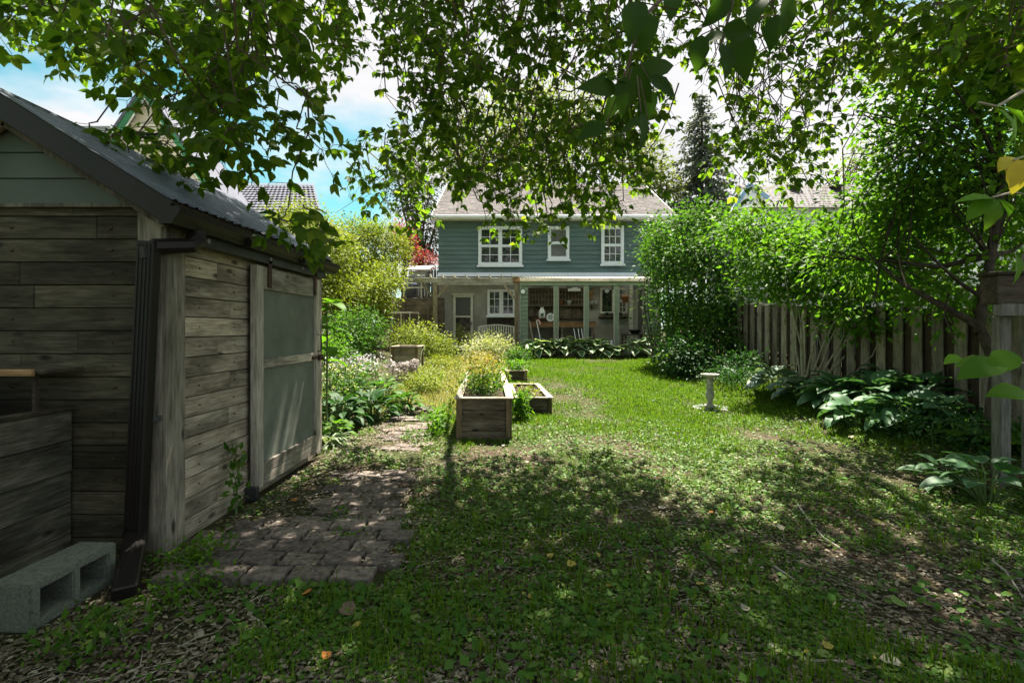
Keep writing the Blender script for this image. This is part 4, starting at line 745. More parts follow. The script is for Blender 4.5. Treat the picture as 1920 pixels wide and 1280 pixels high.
# ------------------------------------------------------------------ shrubs and trees
def rdir(n):
    a = rng.normal(size=(n, 3)); return unit(a)
def crown(blobs, leaf, per=7, spread=1.5, lobes=9, flat=0.0, up=.55):
    """leaves in clusters over lobed ellipsoids -> positions, axes, normals, sizes"""
    PP, DD, NN = [], [], []
    for (c, r, n) in blobs:
        c = np.array(c, float); r = np.array(r, float); k = max(4, n//per)
        ld = rdir(lobes); d = rdir(k); lob = np.max(d@ld.T, 1); rad = (.50+.56*np.clip((lob-.40)/.55, 0, 1))*(rng.random(k)**.28)*np.where(rng.random(k) < .06, rng.uniform(1.08, 1.3, k), 1)
        tip = c+d*r*rad[:, None]
        if flat: tip[:, 2] = np.round(tip[:, 2]/flat+rng.normal(0, .13, k))*flat
        idx = np.repeat(np.arange(k), per); m = len(idx)
        off = rng.normal(size=(m, 3))*leaf*spread*np.array([1, 1, .55 if flat else .85])
        p = tip[idx]+off; PP.append(p)
        dd = unit(off)+d[idx]*.7+rng.normal(size=(m, 3))*.45+np.array([0, 0, -.25]); DD.append(dd)
        NN.append(d[idx]*.5+np.array([0, 0, up])+rng.normal(size=(m, 3))*.45)
    Pp = np.concatenate(PP); S = leaf*rng.uniform(.65, 1.25, len(Pp)); return Pp, np.concatenate(DD), np.concatenate(NN), S
def branches(base, tips, r0, mb, bend=.12, n=6, taper=.25, sides=6):
    base = Vector(base)
    for tp in tips:
        tp = Vector(tp); d = tp-base; pts = []
        o1 = Vector(rng.normal(size=3))*bend*d.length
        for i in range(n+1):
            t_ = i/n; pts.append(base+d*t_+o1*math.sin(math.pi*t_)*(1-.3*t_)+Vector((0, 0, .18*d.length*math.sin(math.pi*t_*.8)*t_*(1-t_)*2))+Vector(rng.normal(size=3))*.012*d.length)
        pts[0] = base; mb.tube(pts, [r0*(1-(1-taper)*i/n) for i in range(n+1)], sides)
def px_blob(px, py, Y, rx, ry, n, depth=None):
    c = P(px, py, Y); return (tuple(c), (rx/F*Y, depth or rx/F*Y*.8, ry/F*Y), n)
def shrub(name, label, cat, base, blobs, leaf, mat, bark='bark', stems=8, r0=.02, group=None, tm=T4, per=7, flat=0, spread=1.5, z=None, sides=5, extra=None):
    t_ = thing(name, label, cat, (base[0], base[1], gz(base[0], base[1]) if z is None else z), group)
    a = crown(blobs, leaf, per, spread, flat=flat); keep = a[0][:, 2] > ground(a[0][:, 0], a[0][:, 1])+.01
    leafobj('foliage' if cat != 'tree' else 'crown', a[0][keep], a[1][keep], a[2][keep], a[3][keep], tm, mat, t_)
    mb = MB(); b0 = Vector((base[0], base[1], (gz(base[0], base[1]) if z is None else z)-.05)); tips = []
    for i in range(stems):
        c, r, n = blobs[i % len(blobs)]; d = rdir(1)[0]; d[2] = abs(d[2])*.6; tips.append(tuple(np.array(c)+d*np.array(r)*.75))
    if cat == 'tree':
        zt_ = np.mean([b[0][2] for b in blobs]); tk = Vector((base[0], base[1], b0.z)); top = Vector((np.mean([b[0][0] for b in blobs]), np.mean([b[0][1] for b in blobs]), zt_))
        mt = MB(); branches(tk, [top], r0*2.5, mt, .03, 8, .5, 8); mt.build('trunk', bark, t_, 0, True); b0 = tk.lerp(top, .55)
    branches(b0, tips, r0, mb, .12, 6, .3, sides); mb.build('branches' if cat == 'tree' else 'stems', bark, t_, 0, True); return t_
def ovate(name, mat, wide):
    vs, fs = [], []; n = 9; cols = [-1, -.5, 0, .5, 1]; k = 5
    for i in range(n+1):
        t_ = i/n; wd = .5*wide*(math.sin(math.pi*t_**.8)**.85 if 0 < t_ < 1 else 0)*(1-.25*t_)
        for c in cols: vs.append((c*wd*(1+.05*math.sin(i*2.1+c)), t_, .05*math.sin(math.pi*t_)-.16*t_*t_+.16*abs(c)*wd+(.012*math.sin(i*1.9) if abs(c) == 1 else 0)))
    for i in range(n):
        for j in range(k-1): fs.append((i*k+j, i*k+j+1, (i+1)*k+j+1, (i+1)*k+j))
    return rawmesh(name, vs, fs, mat, True)
# bright dome shrubs at the left
shrub('dome_shrub', 'tall sunlit yellow green shrub just behind the shed roof', 'shrub', (-5.4, 13), [px_blob(580, 465, 13, 92, 92, 13000), px_blob(565, 560, 12.5, 85, 75, 7000)], .085, 'bright_shrub', stems=12, r0=.03)
shrub('dome_shrub', 'rounded bright green shrub in front of the red leaved tree', 'shrub', (-4.3, 15), [px_blob(690, 462, 15.2, 76, 72, 11000), px_blob(665, 525, 14.5, 80, 65, 7500)], .085, 'bright_shrub', stems=12, r0=.03)
shrub('layered_shrub', 'lime green layered shrub reaching over the timber wall', 'shrub', (-3.9, 13.2), [px_blob(690, 555, 13, 62, 46, 4200), px_blob(640, 580, 12.5, 60, 42, 3500), px_blob(722, 520, 13.6, 40, 30, 1500)], .085, 'lime_shrub', stems=12, r0=.025, flat=.22)
shrub('round_shrub', 'dark green round shrub beside the pale planter box', 'shrub', (-3.6, 11), [px_blob(668, 618, 10.8, 50, 40, 3400), px_blob(640, 650, 10.2, 45, 44, 2600)], .07, 'mid_shrub', stems=9, r0=.016)
shrub('round_shrub', 'small mid green shrub under the lime layered shrub', 'shrub', (-3.3, 9.4), [px_blob(625, 668, 8.9, 30, 36, 1300)], .065, 'fresh_shrub', stems=7, r0=.012)
shrub('meadow_shrub', 'feathery yellow green bush in front of the timber wall', 'shrub', (-2.9, 14.2), [px_blob(775, 640, 14.2, 55, 34, 3600), px_blob(820, 655, 14.6, 40, 26, 2200)], .075, 'bright_shrub', 'stem', 10, .01, per=9)
shrub('meadow_shrub', 'low sunlit golden bush along the path to the door', 'shrub', (-2.0, 12.6), [px_blob(830, 685, 12.6, 40, 18, 1800), px_blob(800, 705, 11.0, 34, 17, 1400)], .055, 'lime_shrub', 'stem', 8, .008, per=9)
shrub('meadow_shrub', 'low yellow bush beside the long planter at the path edge', 'shrub', (-1.7, 9.5), [px_blob(795, 722, 9.5, 40, 18, 1700)], .05, 'bright_shrub', 'stem', 8, .008, per=9)
shrub('variegated_bush', 'cream variegated grassy mound in front of the back door', 'shrub', (-.7, 14.4), [px_blob(915, 655, 14.3, 48, 20, 3400)], .075, 'pale_plant', 'stem', 8, .008, per=9)
shrub('variegated_bush', 'fine green mound right of the cream mound', 'shrub', (.05, 13.6), [px_blob(970, 668, 13.6, 24, 16, 1200)], .07, 'mid_shrub', 'stem', 6, .008, per=9)
shrub('flowering_bush', 'grey green stalky bush in front of the slatted bench', 'shrub', (-.7, 15.6), [px_blob(920, 634, 15.6, 48, 14, 1500)], .06, 'pale_plant', 'stem', 12, .006, per=5)
# red trees, trees behind
shrub('red_tree', 'dark red leaved tree rising behind the bright shrubs', 'tree', (-5.0, 21), [px_blob(752, 447, 21, 24, 26, 1500), px_blob(765, 470, 21, 18, 18, 700)], .12, 'red_leaf', r0=.04, z=.5, stems=6)
shrub('red_tree', 'pinkish red spreading tree above the terrace screen', 'tree', (-4.2, 22), [px_blob(790, 490, 22, 28, 14, 1100)], .12, 'red_leaf', r0=.04, z=.5, stems=6)
shrub('background_tree', 'grey green tree leaning out behind the left house corner', 'tree', (-5.0, 27), [px_blob(775, 360, 26, 50, 55, 2600), px_blob(800, 450, 26, 30, 45, 1500), px_blob(765, 310, 26, 36, 30, 1000)], .17, 'grey_tree', r0=.08, z=.5, stems=10, spread=1.8)
shrub('background_tree', 'yellow green tree behind the middle of the roof', 'tree', (0, 32), [px_blob(880, 262, 31, 90, 75, 4200), px_blob(1010, 230, 31, 105, 85, 5200), px_blob(960, 320, 30, 120, 40, 2600)], .24, 'far_tree', r0=.12, z=.5, stems=12, spread=1.8)
shrub('background_tree', 'yellow green tree behind the chimney end of the roof', 'tree', (8, 32), [px_blob(1130, 250, 31, 60, 75, 2600), px_blob(1205, 310, 31, 48, 60, 2600), px_blob(1240, 360, 30, 32, 40, 1300)], .22, 'far_tree', r0=.12, z=.5, stems=12, spread=1.8)
shrub('background_tree', 'thin pale tree far behind the neighbour roof', 'tree', (19, 30), [px_blob(1590, 330, 30, 80, 40, 900), px_blob(1640, 280, 30, 50, 50, 500), px_blob(1480, 335, 30, 50, 26, 450)], .2, 'far_tree', r0=.07, z=.5, stems=26, spread=2.6)
# spruce
sp = thing('spruce_tree', 'tall blue grey spruce behind the right end of the roof', 'tree', (P(1315, 0, 30).x, 30, .5)); spx = P(1315, 0, 30).x; top = P(1318, 168, 30).z
MB().tube([(spx, 30, .5), (spx, 30, top*.5), (spx+.05, 30, top)], [.28, .16, .015], 8).build('trunk', 'bark', sp, 0, True)
PP, DD, NN, SS = [], [], [], []; mb = MB(); z = 5.0
while z < top-.15:
    f_ = (top-z)/(top-5); R_ = .22+3.3*f_**.8
    for k in range(int(7+8*f_)):
        a = rng.uniform(0, 2*math.pi); l_ = R_*rng.uniform(.65, 1.1); d = np.array([math.cos(a), math.sin(a), 0]); b0 = np.array([spx, 30, z]); tip = b0+d*l_+np.array([0, 0, -.28*l_+.1*l_*l_*.3])
        mb.tube([b0, (b0+tip)/2+np.array([0, 0, -.05]), tip], [.03, .02, .006], 3, False); n_ = int(16*l_)+6; tt = rng.uniform(.1, 1, n_)
        PP.append(b0+(tip-b0)*tt[:, None]+rng.normal(size=(n_, 3))*.05); dd = d*.8+rng.normal(size=(n_, 3))*.5+np.array([0, 0, -.65]); DD.append(dd); NN.append(rng.normal(size=(n_, 3))+np.array([0, 0, .6])); SS.append(rng.uniform(.22, .42, n_)*(.5+.5*f_))
    z += .26
leafobj('crown', np.concatenate(PP), np.concatenate(DD), np.concatenate(NN), np.concatenate(SS), T4, 'spruce', sp); mb.build('branches', 'bark', sp)
# right-hand shrubs
shrub('tall_shrub', 'big dense green shrub against right corner of the house', 'shrub', (4.9, 13.2), [px_blob(x_, y_, Y_, r_, r_*h_, int(r_*r_*.5)) for (x_, y_, Y_, r_, h_) in ((1262, 432, 13.6, 34, .8), (1310, 408, 13.8, 38, .8), (1365, 420, 13.2, 44, .7), (1245, 492, 13.3, 40, .9), (1300, 478, 13.0, 52, .7), (1362, 492, 12.6, 54, .7), (1262, 556, 13.0, 42, .9), (1318, 560, 12.5, 52, .7), (1385, 565, 12.2, 48, .8), (1268, 622, 12.6, 40, .9), (1325, 632, 12.2, 50, .7), (1225, 440, 14.0, 24, 1.2), (1400, 640, 11.8, 40, .7), (1415, 500, 12.4, 36, .8))], .12, 'mid_shrub', stems=22, r0=.03, spread=1.8)
shrub('tall_shrub', 'pale leaved shrub touching the porch right end', 'shrub', (4.2, 14.2), [px_blob(1232, 470, 14.2, 30, 46, 1800), px_blob(1255, 560, 14.2, 30, 60, 1600)], .09, 'fresh_shrub', stems=8, r0=.02)
shrub('low_shrub', 'dark low shrub at foot of the big green shrub', 'shrub', (4.0, 11.5), [px_blob(1290, 668, 11.4, 58, 36, 2600), px_blob(1385, 690, 10.6, 40, 22, 1100)], .09, 'dark_shrub', stems=8, r0=.014)
vb = shrub('arching_shrub', 'multi stemmed arching shrub with pale stems by the fence', 'shrub', (4.92, 8.1), [px_blob(1480, 500, 8.6, 90, 60, 2800), px_blob(1570, 455, 8.3, 95, 60, 2900), px_blob(1540, 545, 8.2, 85, 40, 1500), px_blob(1430, 430, 9.4, 75, 45, 2000), px_blob(1660, 510, 7.6, 85, 60, 2200), px_blob(1610, 595, 7.4, 60, 34, 600), px_blob(1690, 420, 7.4, 85, 60, 2000), px_blob(1740, 560, 7.0, 70, 40, 700)], .10, 'fresh_shrub', 'pale_bark', 12, .018, flat=.2, spread=1.7)
# right foreground tree
rt = thing('leaning_tree', 'dark trunked leafy tree leaning over fence at the right', 'tree', (4.95, 5.0, .3))
mb = MB(); tb_ = Vector((4.95, 5.0, .2)); f1 = P(1835, 610, 5.1); f2 = P(1858, 480, 5.2); f3 = P(1880, 330, 5.3); mb.tube([tb_, P(1870, 690, 5.05), f1, f2, f3, P(1860, 150, 5.6)], [.06, .052, .048, .042, .034, .016], 8); mb.build('trunk', 'bark', rt, 0, True)
mb = MB()
for pts, r_ in (([f1, P(1760, 570, 5.3), P(1690, 530, 5.5), P(1650, 495, 5.7), P(1560, 470, 6)], .045), ([f2, P(1760, 500, 5.4), P(1650, 488, 5.7), P(1600, 486, 6.0), P(1520, 480, 6.3)], .035), ([P(1845, 560, 5.15), P(1800, 530, 5.0), P(1765, 500, 4.9), P(1700, 430, 4.9)], .025), ([f2, P(1900, 470, 5.4), P(1960, 420, 5.6)], .03), ([f3, P(1800, 300, 5.5), P(1700, 240, 5.9), P(1640, 200, 6.3)], .03), ([f3, P(1830, 220, 5.0), P(1760, 130, 4.8)], .025),
                ([P(1830, 620, 5.1), P(1870, 680, 5.3), P(1900, 700, 5.5)], .03), ([P(1650, 495, 5.7), P(1640, 560, 5.6), P(1650, 590, 5.5)], .012), ([P(1780, 545, 5.2), P(1770, 590, 5.2), P(1790, 640, 5.1)], .012)):
    mb.tube(pts, [r_*(1-.7*i/(len(pts)-1)) for i in range(len(pts))], 6)
tips = [tuple(P(rng.uniform(1560, 1920), rng.uniform(120, 560), rng.uniform(4.8, 6.6))) for _ in range(40)]
for tp in tips: branches(random.choice([f2, f3, P(1690, 530, 5.5), P(1700, 240, 5.9), P(1650, 488, 5.7)]), [tp], .012, mb, .12, 5, .3, 4)
mb.build('branches', 'bark', rt, 0, True)
a = crown([px_blob(1800, 250, 5.6, 150, 130, 3800), px_blob(1890, 120, 5.4, 120, 120, 2800), px_blob(1700, 380, 6.0, 120, 70, 2600), px_blob(1860, 400, 5.9, 120, 80, 2400), px_blob(1690, 170, 6.3, 90, 80, 1200), px_blob(1640, 480, 6.2, 120, 50, 1700), px_blob(1790, 540, 5.6, 90, 50, 900), px_blob(1930, 300, 6.4, 110, 170, 2500)], .095, 6, 1.9)
leafobj('crown', *a, T4, 'fresh_shrub', rt)
# ------------------------------------------------------------------ overhead tree with drooping sprays
def inpoly(x, y, poly):
    c = np.zeros(len(x), bool); n = len(poly); j = n-1
    for i in range(n):
        xi, yi = poly[i]; xj, yj = poly[j]; c ^= ((yi > y) != (yj > y)) & (x < (xj-xi)*(y-yi)/(yj-yi+1e-9)+xi); j = i
    return c
ot = thing('overhanging_tree', 'big leafy tree whose drooping branches hang across the sky', 'tree', (2.6, -3.2, 0))
MB().tube([(2.6, -3.2, -.1), (2.5, -3.1, 1.5), (2.3, -2.9, 3.2), (2.0, -2.5, 5.0), (1.6, -1.5, 7.0)], [.30, .25, .23, .2, .12], 12).build('trunk', 'bark', ot, 0, True)
mbB = MB(); LP, LD, LN, LS = [], [], [], []
limb_pts = []
for pts, r_ in (([(2.0, -2.5, 5.0), (0, 0, 6.2), (-2.2, 2.6, 6.0), (-4.2, 4.4, 5.4)], .12), ([(2.0, -2.5, 5.0), (1.2, 1.0, 6.6), (.6, 4.5, 7.2), (.2, 7.6, 6.6), (-.2, 9.4, 5.6)], .13), ([(1.6, -1.5, 7.0), (2.4, 2, 7.6), (3.6, 6, 7.6), (4.4, 9, 6.8)], .12),
                ([(2.0, -2.5, 5.0), (3.6, 0, 5.6), (5.2, 3.2, 5.6), (6.6, 6, 5.4)], .10), ([(-2.2, 2.6, 6.0), (-2.4, 4.6, 6.4), (-2.2, 7, 6.0)], .06), ([(1.2, 1.0, 6.6), (-.8, 4, 7.6), (-1.6, 7.5, 7.4)], .07), ([(2.4, 2, 7.6), (2, 6, 8.4), (1.6, 9.5, 7.8)], .08)):
    pts = [Vector(p) for p in pts]; sm = []
    for i in range(len(pts)-1):
        for k in range(5): sm.append(pts[i].lerp(pts[i+1], k/5)+Vector(rng.normal(size=3))*.05)
    sm.append(pts[-1]); mbB.tube(sm, [r_*(1-.8*i/(len(sm)-1)) for i in range(len(sm))], 8); limb_pts += sm
lpa = np.array([tuple(p) for p in limb_pts]); mbT = MB()
def spray(root, length, leaf, droop=1.0, heading=None, pairs=None):
    root = np.array(root, float); h = rng.uniform(0, 2*math.pi) if heading is None else heading
    d = np.array([math.cos(h), math.sin(h), 0]); n = 6; pts = []
    for i in range(n+1):
        t_ = i/n; pts.append(root+d*length*(.8*t_)*(1-.2*t_)+np.array([0, 0, -length*droop*(.1*t_+.5*t_*t_)])+rng.normal(size=3)*.01)
    mbT.tube(pts, [.006*(1-.7*i/n) for i in range(n+1)], 3, False)
    pairs = pairs or max(3, int(length/(leaf*1.15))); tt = np.linspace(.2, 1, pairs)
    for t_ in tt:
        i = min(int(t_*n), n-1); u = t_*n-i; p = pts[i]*(1-u)+pts[i+1]*u; ax = unit(pts[i+1]-pts[i]); side = unit(np.cross(ax, np.array([0, 0, 1])+rng.normal(size=3)*.2))
        for s_ in (-1, 1):                                        # two leaf stalks, each with 2-3 leaflets
            pd = unit(side*s_*rng.uniform(.5, 1)+ax*rng.uniform(.2, .8)+rng.normal(size=3)*.25); q = p+pd*leaf*rng.uniform(.5, 1.1); mbT.tube([p, q], .0022, 3, False)
            nn = unit(np.array([rng.normal()*.5, rng.normal()*.5-.35, .75])); la = unit(pd+np.array([0, 0, -rng.uniform(.1, .9)])); lb = unit(np.cross(nn, la))
            for k in range(-1, 2):                                # three leaflets fanned from the stalk end
                LP.append(q+rng.normal(size=3)*leaf*.04); LD.append(la*(1 if k == 0 else .55)+lb*k*.95+np.array([0, 0, -.2*abs(k)])+rng.normal(size=3)*.15); LN.append(nn+rng.normal(size=3)*.22); LS.append(leaf*rng.uniform(.55, 1.3)*(1.1 if k == 0 else .9))
def fill(poly, Y0, Y1, n, leaf=.1, length=(.22, .5), stem=.22):
    poly_x = [p[0] for p in poly]; poly_y = [p[1] for p in poly]; got = 0
    while got < n:
        x = rng.uniform(min(poly_x), max(poly_x), 64); y = rng.uniform(min(poly_y), max(poly_y), 64); ok = inpoly(x, y, poly)
        for a_, b_ in zip(x[ok], y[ok]):
            if got >= n: break
            Y = rng.uniform(Y0, Y1); l_ = rng.uniform(*length); py = b_-l_*.3*F/Y; root = P(a_, py, Y)
            spray(root, l_, leaf); got += 1
            if rng.random() < stem:
                r_ = np.array(root); dd = lpa-r_; dist = np.linalg.norm(dd*np.array([1, 1, .5]), axis=1); tgt = lpa[np.argmin(dist)]; up_ = tgt-r_
                ln = min(np.linalg.norm(up_), .9); e = r_+unit(unit(up_)+rng.normal(size=3)*.4)*ln; mbT.tube([e, (e*2+r_)/3+rng.normal(size=3)*.07, (e+2*r_)/3+rng.normal(size=3)*.06, r_], [.009, .007, .006, .005], 3, False)
fill([(-40, -40), (590, -40), (540, 60), (565, 150), (575, 250), (530, 310), (450, 345), (370, 250), (290, 175), (170, 115), (70, 60), (-40, 50)], 2.8, 4.6, 160, .10)
fill([(-40, -40), (540, -40), (530, 110), (420, 190), (200, 120), (-40, 60)], 4.2, 6.5, 90, .10)
fill([(100, 230), (330, 260), (420, 320), (360, 330), (200, 270)], 3.0, 4.0, 14, .09, (.2, .35))
fill([(490, 385), (600, 395), (590, 450), (520, 455)], 2.9, 3.4, 5, .10, (.2, .3))
fill([(590, -30), (690, -30), (690, 40), (680, 160), (630, 170), (600, 60)], 5.0, 6.5, 34, .10, (.3, .5))
fill([(700, -40), (1260, -40), (1250, 120), (1235, 250), (1190, 320), (1000, 345), (850, 330), (760, 300), (700, 290), (760, 180), (715, 100)], 3.9, 6.6, 430, .088)
fill([(640, 290), (760, 230), (800, 300), (740, 370), (660, 350)], 5.0, 6.5, 20, .105, (.3, .5))
fill([(680, 340), (830, 310), (800, 400), (700, 405)], 6.0, 7.5, 14, .105, (.3, .5))
for (x, y, n) in ((870, 330, 8), (905, 350, 6), (955, 372, 7), (935, 405, 4), (1030, 365, 7), (1075, 385, 8), (1090, 408, 3), (1140, 360, 7), (1155, 385, 4), (1190, 340, 5), (1010, 432, 2), (1036, 430, 2), (1060, 330, 8), (985, 335, 8)): fill([(x-26, y-20), (x+26, y-20), (x+26, y+20), (x-26, y+20)], 4.6, 6.6, n, .088, (.2, .38), .9)
fill([(1250, -40), (1600, -40), (1620, 120), (1560, 260), (1500, 330), (1400, 320), (1360, 240), (1330, 130), (1260, 110)], 4.2, 7.0, 130, .09, (.25, .5), .8)
fill([(1340, 250), (1540, 230), (1520, 340), (1400, 370), (1350, 340)], 5.5, 7.5, 26, .105, (.3, .5), .8)
fill([(1580, -40), (1960, -40), (1960, 120), (1700, 130), (1600, 100)], 4.0, 6.5, 130, .11)
fill([(1880, -40), (2000, -40), (2000, 300), (1900, 200)], 3.0, 4.5, 30, .11)
nvis = len(LP)
# the rest of the crown above the frame, which shades the shed and the near lawn; unseen low blob behind camera added to darken shed front
for c, r_, n in (((-3.6, 3.6, 7.0), (2.6, 2.4, .9), 1500), ((-.6, 4.6, 7.9), (2.6, 2.6, 1.0), 1500), ((2.4, 5.0, 8.2), (2.6, 2.6, 1.0), 1700), ((5.4, 5.0, 7.4), (2.2, 2.6, 1.0), 800), ((.5, .8, 7.5), (3.4, 2.2, 1.0), 500), ((4.6, 1.6, 6.6), (2.4, 2.2, .9), 300), ((-3.2, .6, 6.8), (2.2, 2, .8), 500), ((2.4, 4.5, 7.0), (3.0, 1.2, .7), 4600), ((5.0, 4.8, 7.0), (1.8, 1.4, .7), 2200), ((-3.4, -1.4, 3.0), (2.4, 1.2, 2.6), 4200), ((7.6, 7.0, 8.6), (2.0, 2.2, .9), 300), ((-2.2, 7.2, 8.8), (2.2, 1.8, .8), 2400), ((2.2, 6.2, 8.4), (4.0, 1.6, .8), 2000), ((-1.6, 6.0, 8.0), (2.2, 1.6, .8), 2000), ((0, -2.6, 5.6), (4.5, 2.2, 1.6), 900), ((-5, -1.0, 4.6), (2.0, 3.0, 2.2), 2200), ((5.5, -1.5, 5.0), (2.2, 2.6, 1.6), 400), ((1.6, 5.4, 7.4), (4.2, 1.4, .8), 5200), ((2.0, 6.6, 8.2), (4.2, 1.2, .7), 2200), ((-1.2, 6.4, 7.6), (2.4, 1.8, .7), 2600), ((2.6, 8.2, 9.4), (4.0, 1.4, .8), 450), ((-.5, 4.2, 6.8), (3.0, 1.4, .7), 3600), ((5.6, 6.4, 7.8), (1.8, 2.0, .8), 500), ((-6.2, 2.2, 4.8), (1.4, 2.2, 2.0), 1200)):
    a = crown([(c, r_, int(n*.52))], .15, 6, 1.8)
    LP += list(a[0]); LD += list(a[1]); LN += list(a[2]); LS += list(a[3])
LP, LD, LN, LS = map(np.array, (LP, LD, LN, LS))
near = LP[:, 1]/LS; near[nvis:] = 1e9; pxx = LP[:, 0]/LP[:, 1]*F+CX; pyy = HY-(LP[:, 2]-EYE)/LP[:, 1]*F; near[(pxx < 0) | (pxx > 1920) | (pyy < 0)] = 1e9
order = np.argsort(near); pick = order[:240]; rest = order[240:]
TC = (T10[0]*np.array([1.12, 1, 1]), T10[1]); inner = rest[rest < nvis]; outer = rest[rest >= nvis]
leafobj('crown', LP[inner], LD[inner], LN[inner], LS[inner], TC, 'canopy', ot); leafobj('upper_crown_and_blockers', LP[outer], LD[outer], LN[outer], LS[outer], TW, 'canopy', ot)
lm = rawmesh('leaf', T10[0]*np.array([1.12, 1, 1]), T10[1], 'canopy', True); lbig = ovate('leaf', 'big_leaf', .62)
def leafinst(p, d, n, s, me, parent, name='leaf'):
    d = Vector(d).normalized(); x = d.cross(Vector(n)).normalized(); z = x.cross(d); o = bpy.data.objects.new(name, me); link(o, parent, p)
    o.rotation_euler = Matrix((x, d, z)).transposed().to_euler(); o.scale = (s, s, s); return o
for i in pick: leafinst(LP[i], LD[i], LN[i], LS[i], lm, ot)
# big near leaves on one low branch, hanging close to the lens
for (bx_, by_, Y, rows_) in ((1200, 40, 1.55, [(1110, 245, 205), (1150, 200, 230), (1185, 235, 200), (1215, 200, 250), (1150, 150, 160), (1195, 150, 300), (1225, 130, 20), (1170, 175, 270), (1205, 245, 280), (1128, 165, 180), (1240, 160, 330)]), (1380, -20, 1.45, [(1190, 30, 260), (1215, 60, 250), (1310, 100, 265), (1340, 70, 200), (1385, 60, 0), (1390, 95, 280), (1360, 110, 275), (1450, 60, 265), (1475, 30, 280), (1420, 20, 240), (1345, 20, 230), (1260, 10, 260)])):
    mbT.tube([P(bx_+120, by_-160, Y+.5), P(bx_+40, by_-40, Y+.15), P(bx_, by_, Y), P(bx_-30, by_+110, Y)], [.012, .008, .006, .003], 5)
    for (x, y, ang) in rows_:
        a_ = math.radians(ang); yy = Y+rng.uniform(-.12, .15); d = Vector((math.cos(a_), rng.uniform(-.35, .35), math.sin(a_))); p = P(x, y, yy)-d*.05
        leafinst(p, d, Vector((rng.normal()*.35, -1, .5+rng.normal()*.4)), rng.uniform(.10, .14), lbig, ot); mbT.tube([p, p.lerp(P(bx_-10, by_+60, Y), .6)], .002, 3, False)
mbB.build('limbs', 'bark', ot, 0, True); tw = mbT.build('twigs', 'twig', ot); tw['kind'] = 'stuff'
# ------------------------------------------------------------------ near sapling at right edge
sg = thing('sapling', 'young sapling with large lime leaves close to right edge', 'sapling', (2.3, 1.75, 0))
mb = MB(); mb.tube([(2.35, 1.75, 0), (2.3, 1.8, .8), (2.22, 1.85, 1.5), (2.2, 1.9, 2.3)], [.014, .012, .009, .004], 6); mb.tube([P(1990, 150, 1.85), P(1920, 170, 1.8), P(1870, 200, 1.75), P(1835, 192, 1.75)], [.008, .006, .005, .004], 5)
mb.tube([P(1990, 380, 1.9), P(1900, 360, 1.8), P(1860, 370, 1.75)], .004, 5); mb.tube([P(1990, 680, 1.9), P(1900, 680, 1.8), P(1850, 690, 1.75)], .004, 5); mb.tube([P(1995, 300, 1.9), P(1930, 290, 1.8), P(1900, 300, 1.78)], .004, 5); mb.build('stems', 'pale_bark', sg)
lw = {k: ovate('leaf', k, .72) for k in ('lime_leaf', 'yellow_leaf', 'fresh_shrub')}
for (x, y, ang, s, mt, Y) in ((1870, 205, 300, .14, 'lime_leaf', 1.75), (1900, 215, 285, .13, 'lime_leaf', 1.8), (1870, 200, 340, .12, 'lime_leaf', 1.7), (1905, 300, 255, .14, 'yellow_leaf', 1.8), (1925, 300, 240, .11, 'yellow_leaf', 1.75), (1900, 295, 215, .09, 'yellow_leaf', 1.8), (1865, 372, 215, .12, 'fresh_shrub', 1.75), (1862, 372, 175, .11, 'lime_leaf', 1.75), (1862, 375, 265, .11, 'fresh_shrub', 1.75), (1870, 372, 330, .10, 'fresh_shrub', 1.75), (1870, 690, 170, .15, 'fresh_shrub', 1.75), (1880, 680, 195, .16, 'fresh_shrub', 1.7), (1900, 660, 215, .13, 'fresh_shrub', 1.7), (1930, 740, 175, .15, 'fresh_shrub', 1.75), (1800, 668, 200, .07, 'lime_leaf', 1.9), (1905, 480, 280, .11, 'fresh_shrub', 1.85)):
    a_ = math.radians(ang); d = Vector((math.cos(a_), rng.uniform(-.3, .3), math.sin(a_))); leafinst(P(x, y, Y), d, Vector((.1, -.6, .9)), s, lw[mt], sg)
# ------------------------------------------------------------------ hostas and broad-leaved plants
def hostaleaf(name, mat, wide=1.0, ribs=.02):
    vs, fs, ed = [], [], []; n = 7; cols = [-1, -.62, -.3, 0, .3, .62, 1]
    for i in range(n+1):
        t_ = i/n; wdt = .40*wide*(math.sin(math.pi*min(1, t_**.62*.98+.02))**.8); y = t_-(.06*(1-t_)**6); 
        for c in cols:
            e = abs(c); yy = y-(.10*e*e*(1-t_)**3); z = .11*math.sin(math.pi*t_*.85)-.28*t_*t_+.10*e*wide*(1-.5*t_)+(ribs if e in (.3,) else 0); vs.append((c*wdt, yy, z)); ed.append(e if i < n else 1)
    k = len(cols)
    for i in range(n):
        for j in range(k-1): fs.append((i*k+j, i*k+j+1, (i+1)*k+j+1, (i+1)*k+j))
    me = rawmesh(name, vs, fs, mat, True); at = me.attributes.new('edge', 'FLOAT', 'POINT'); at.data.foreach_set('value', np.array(ed, np.float32)); return me
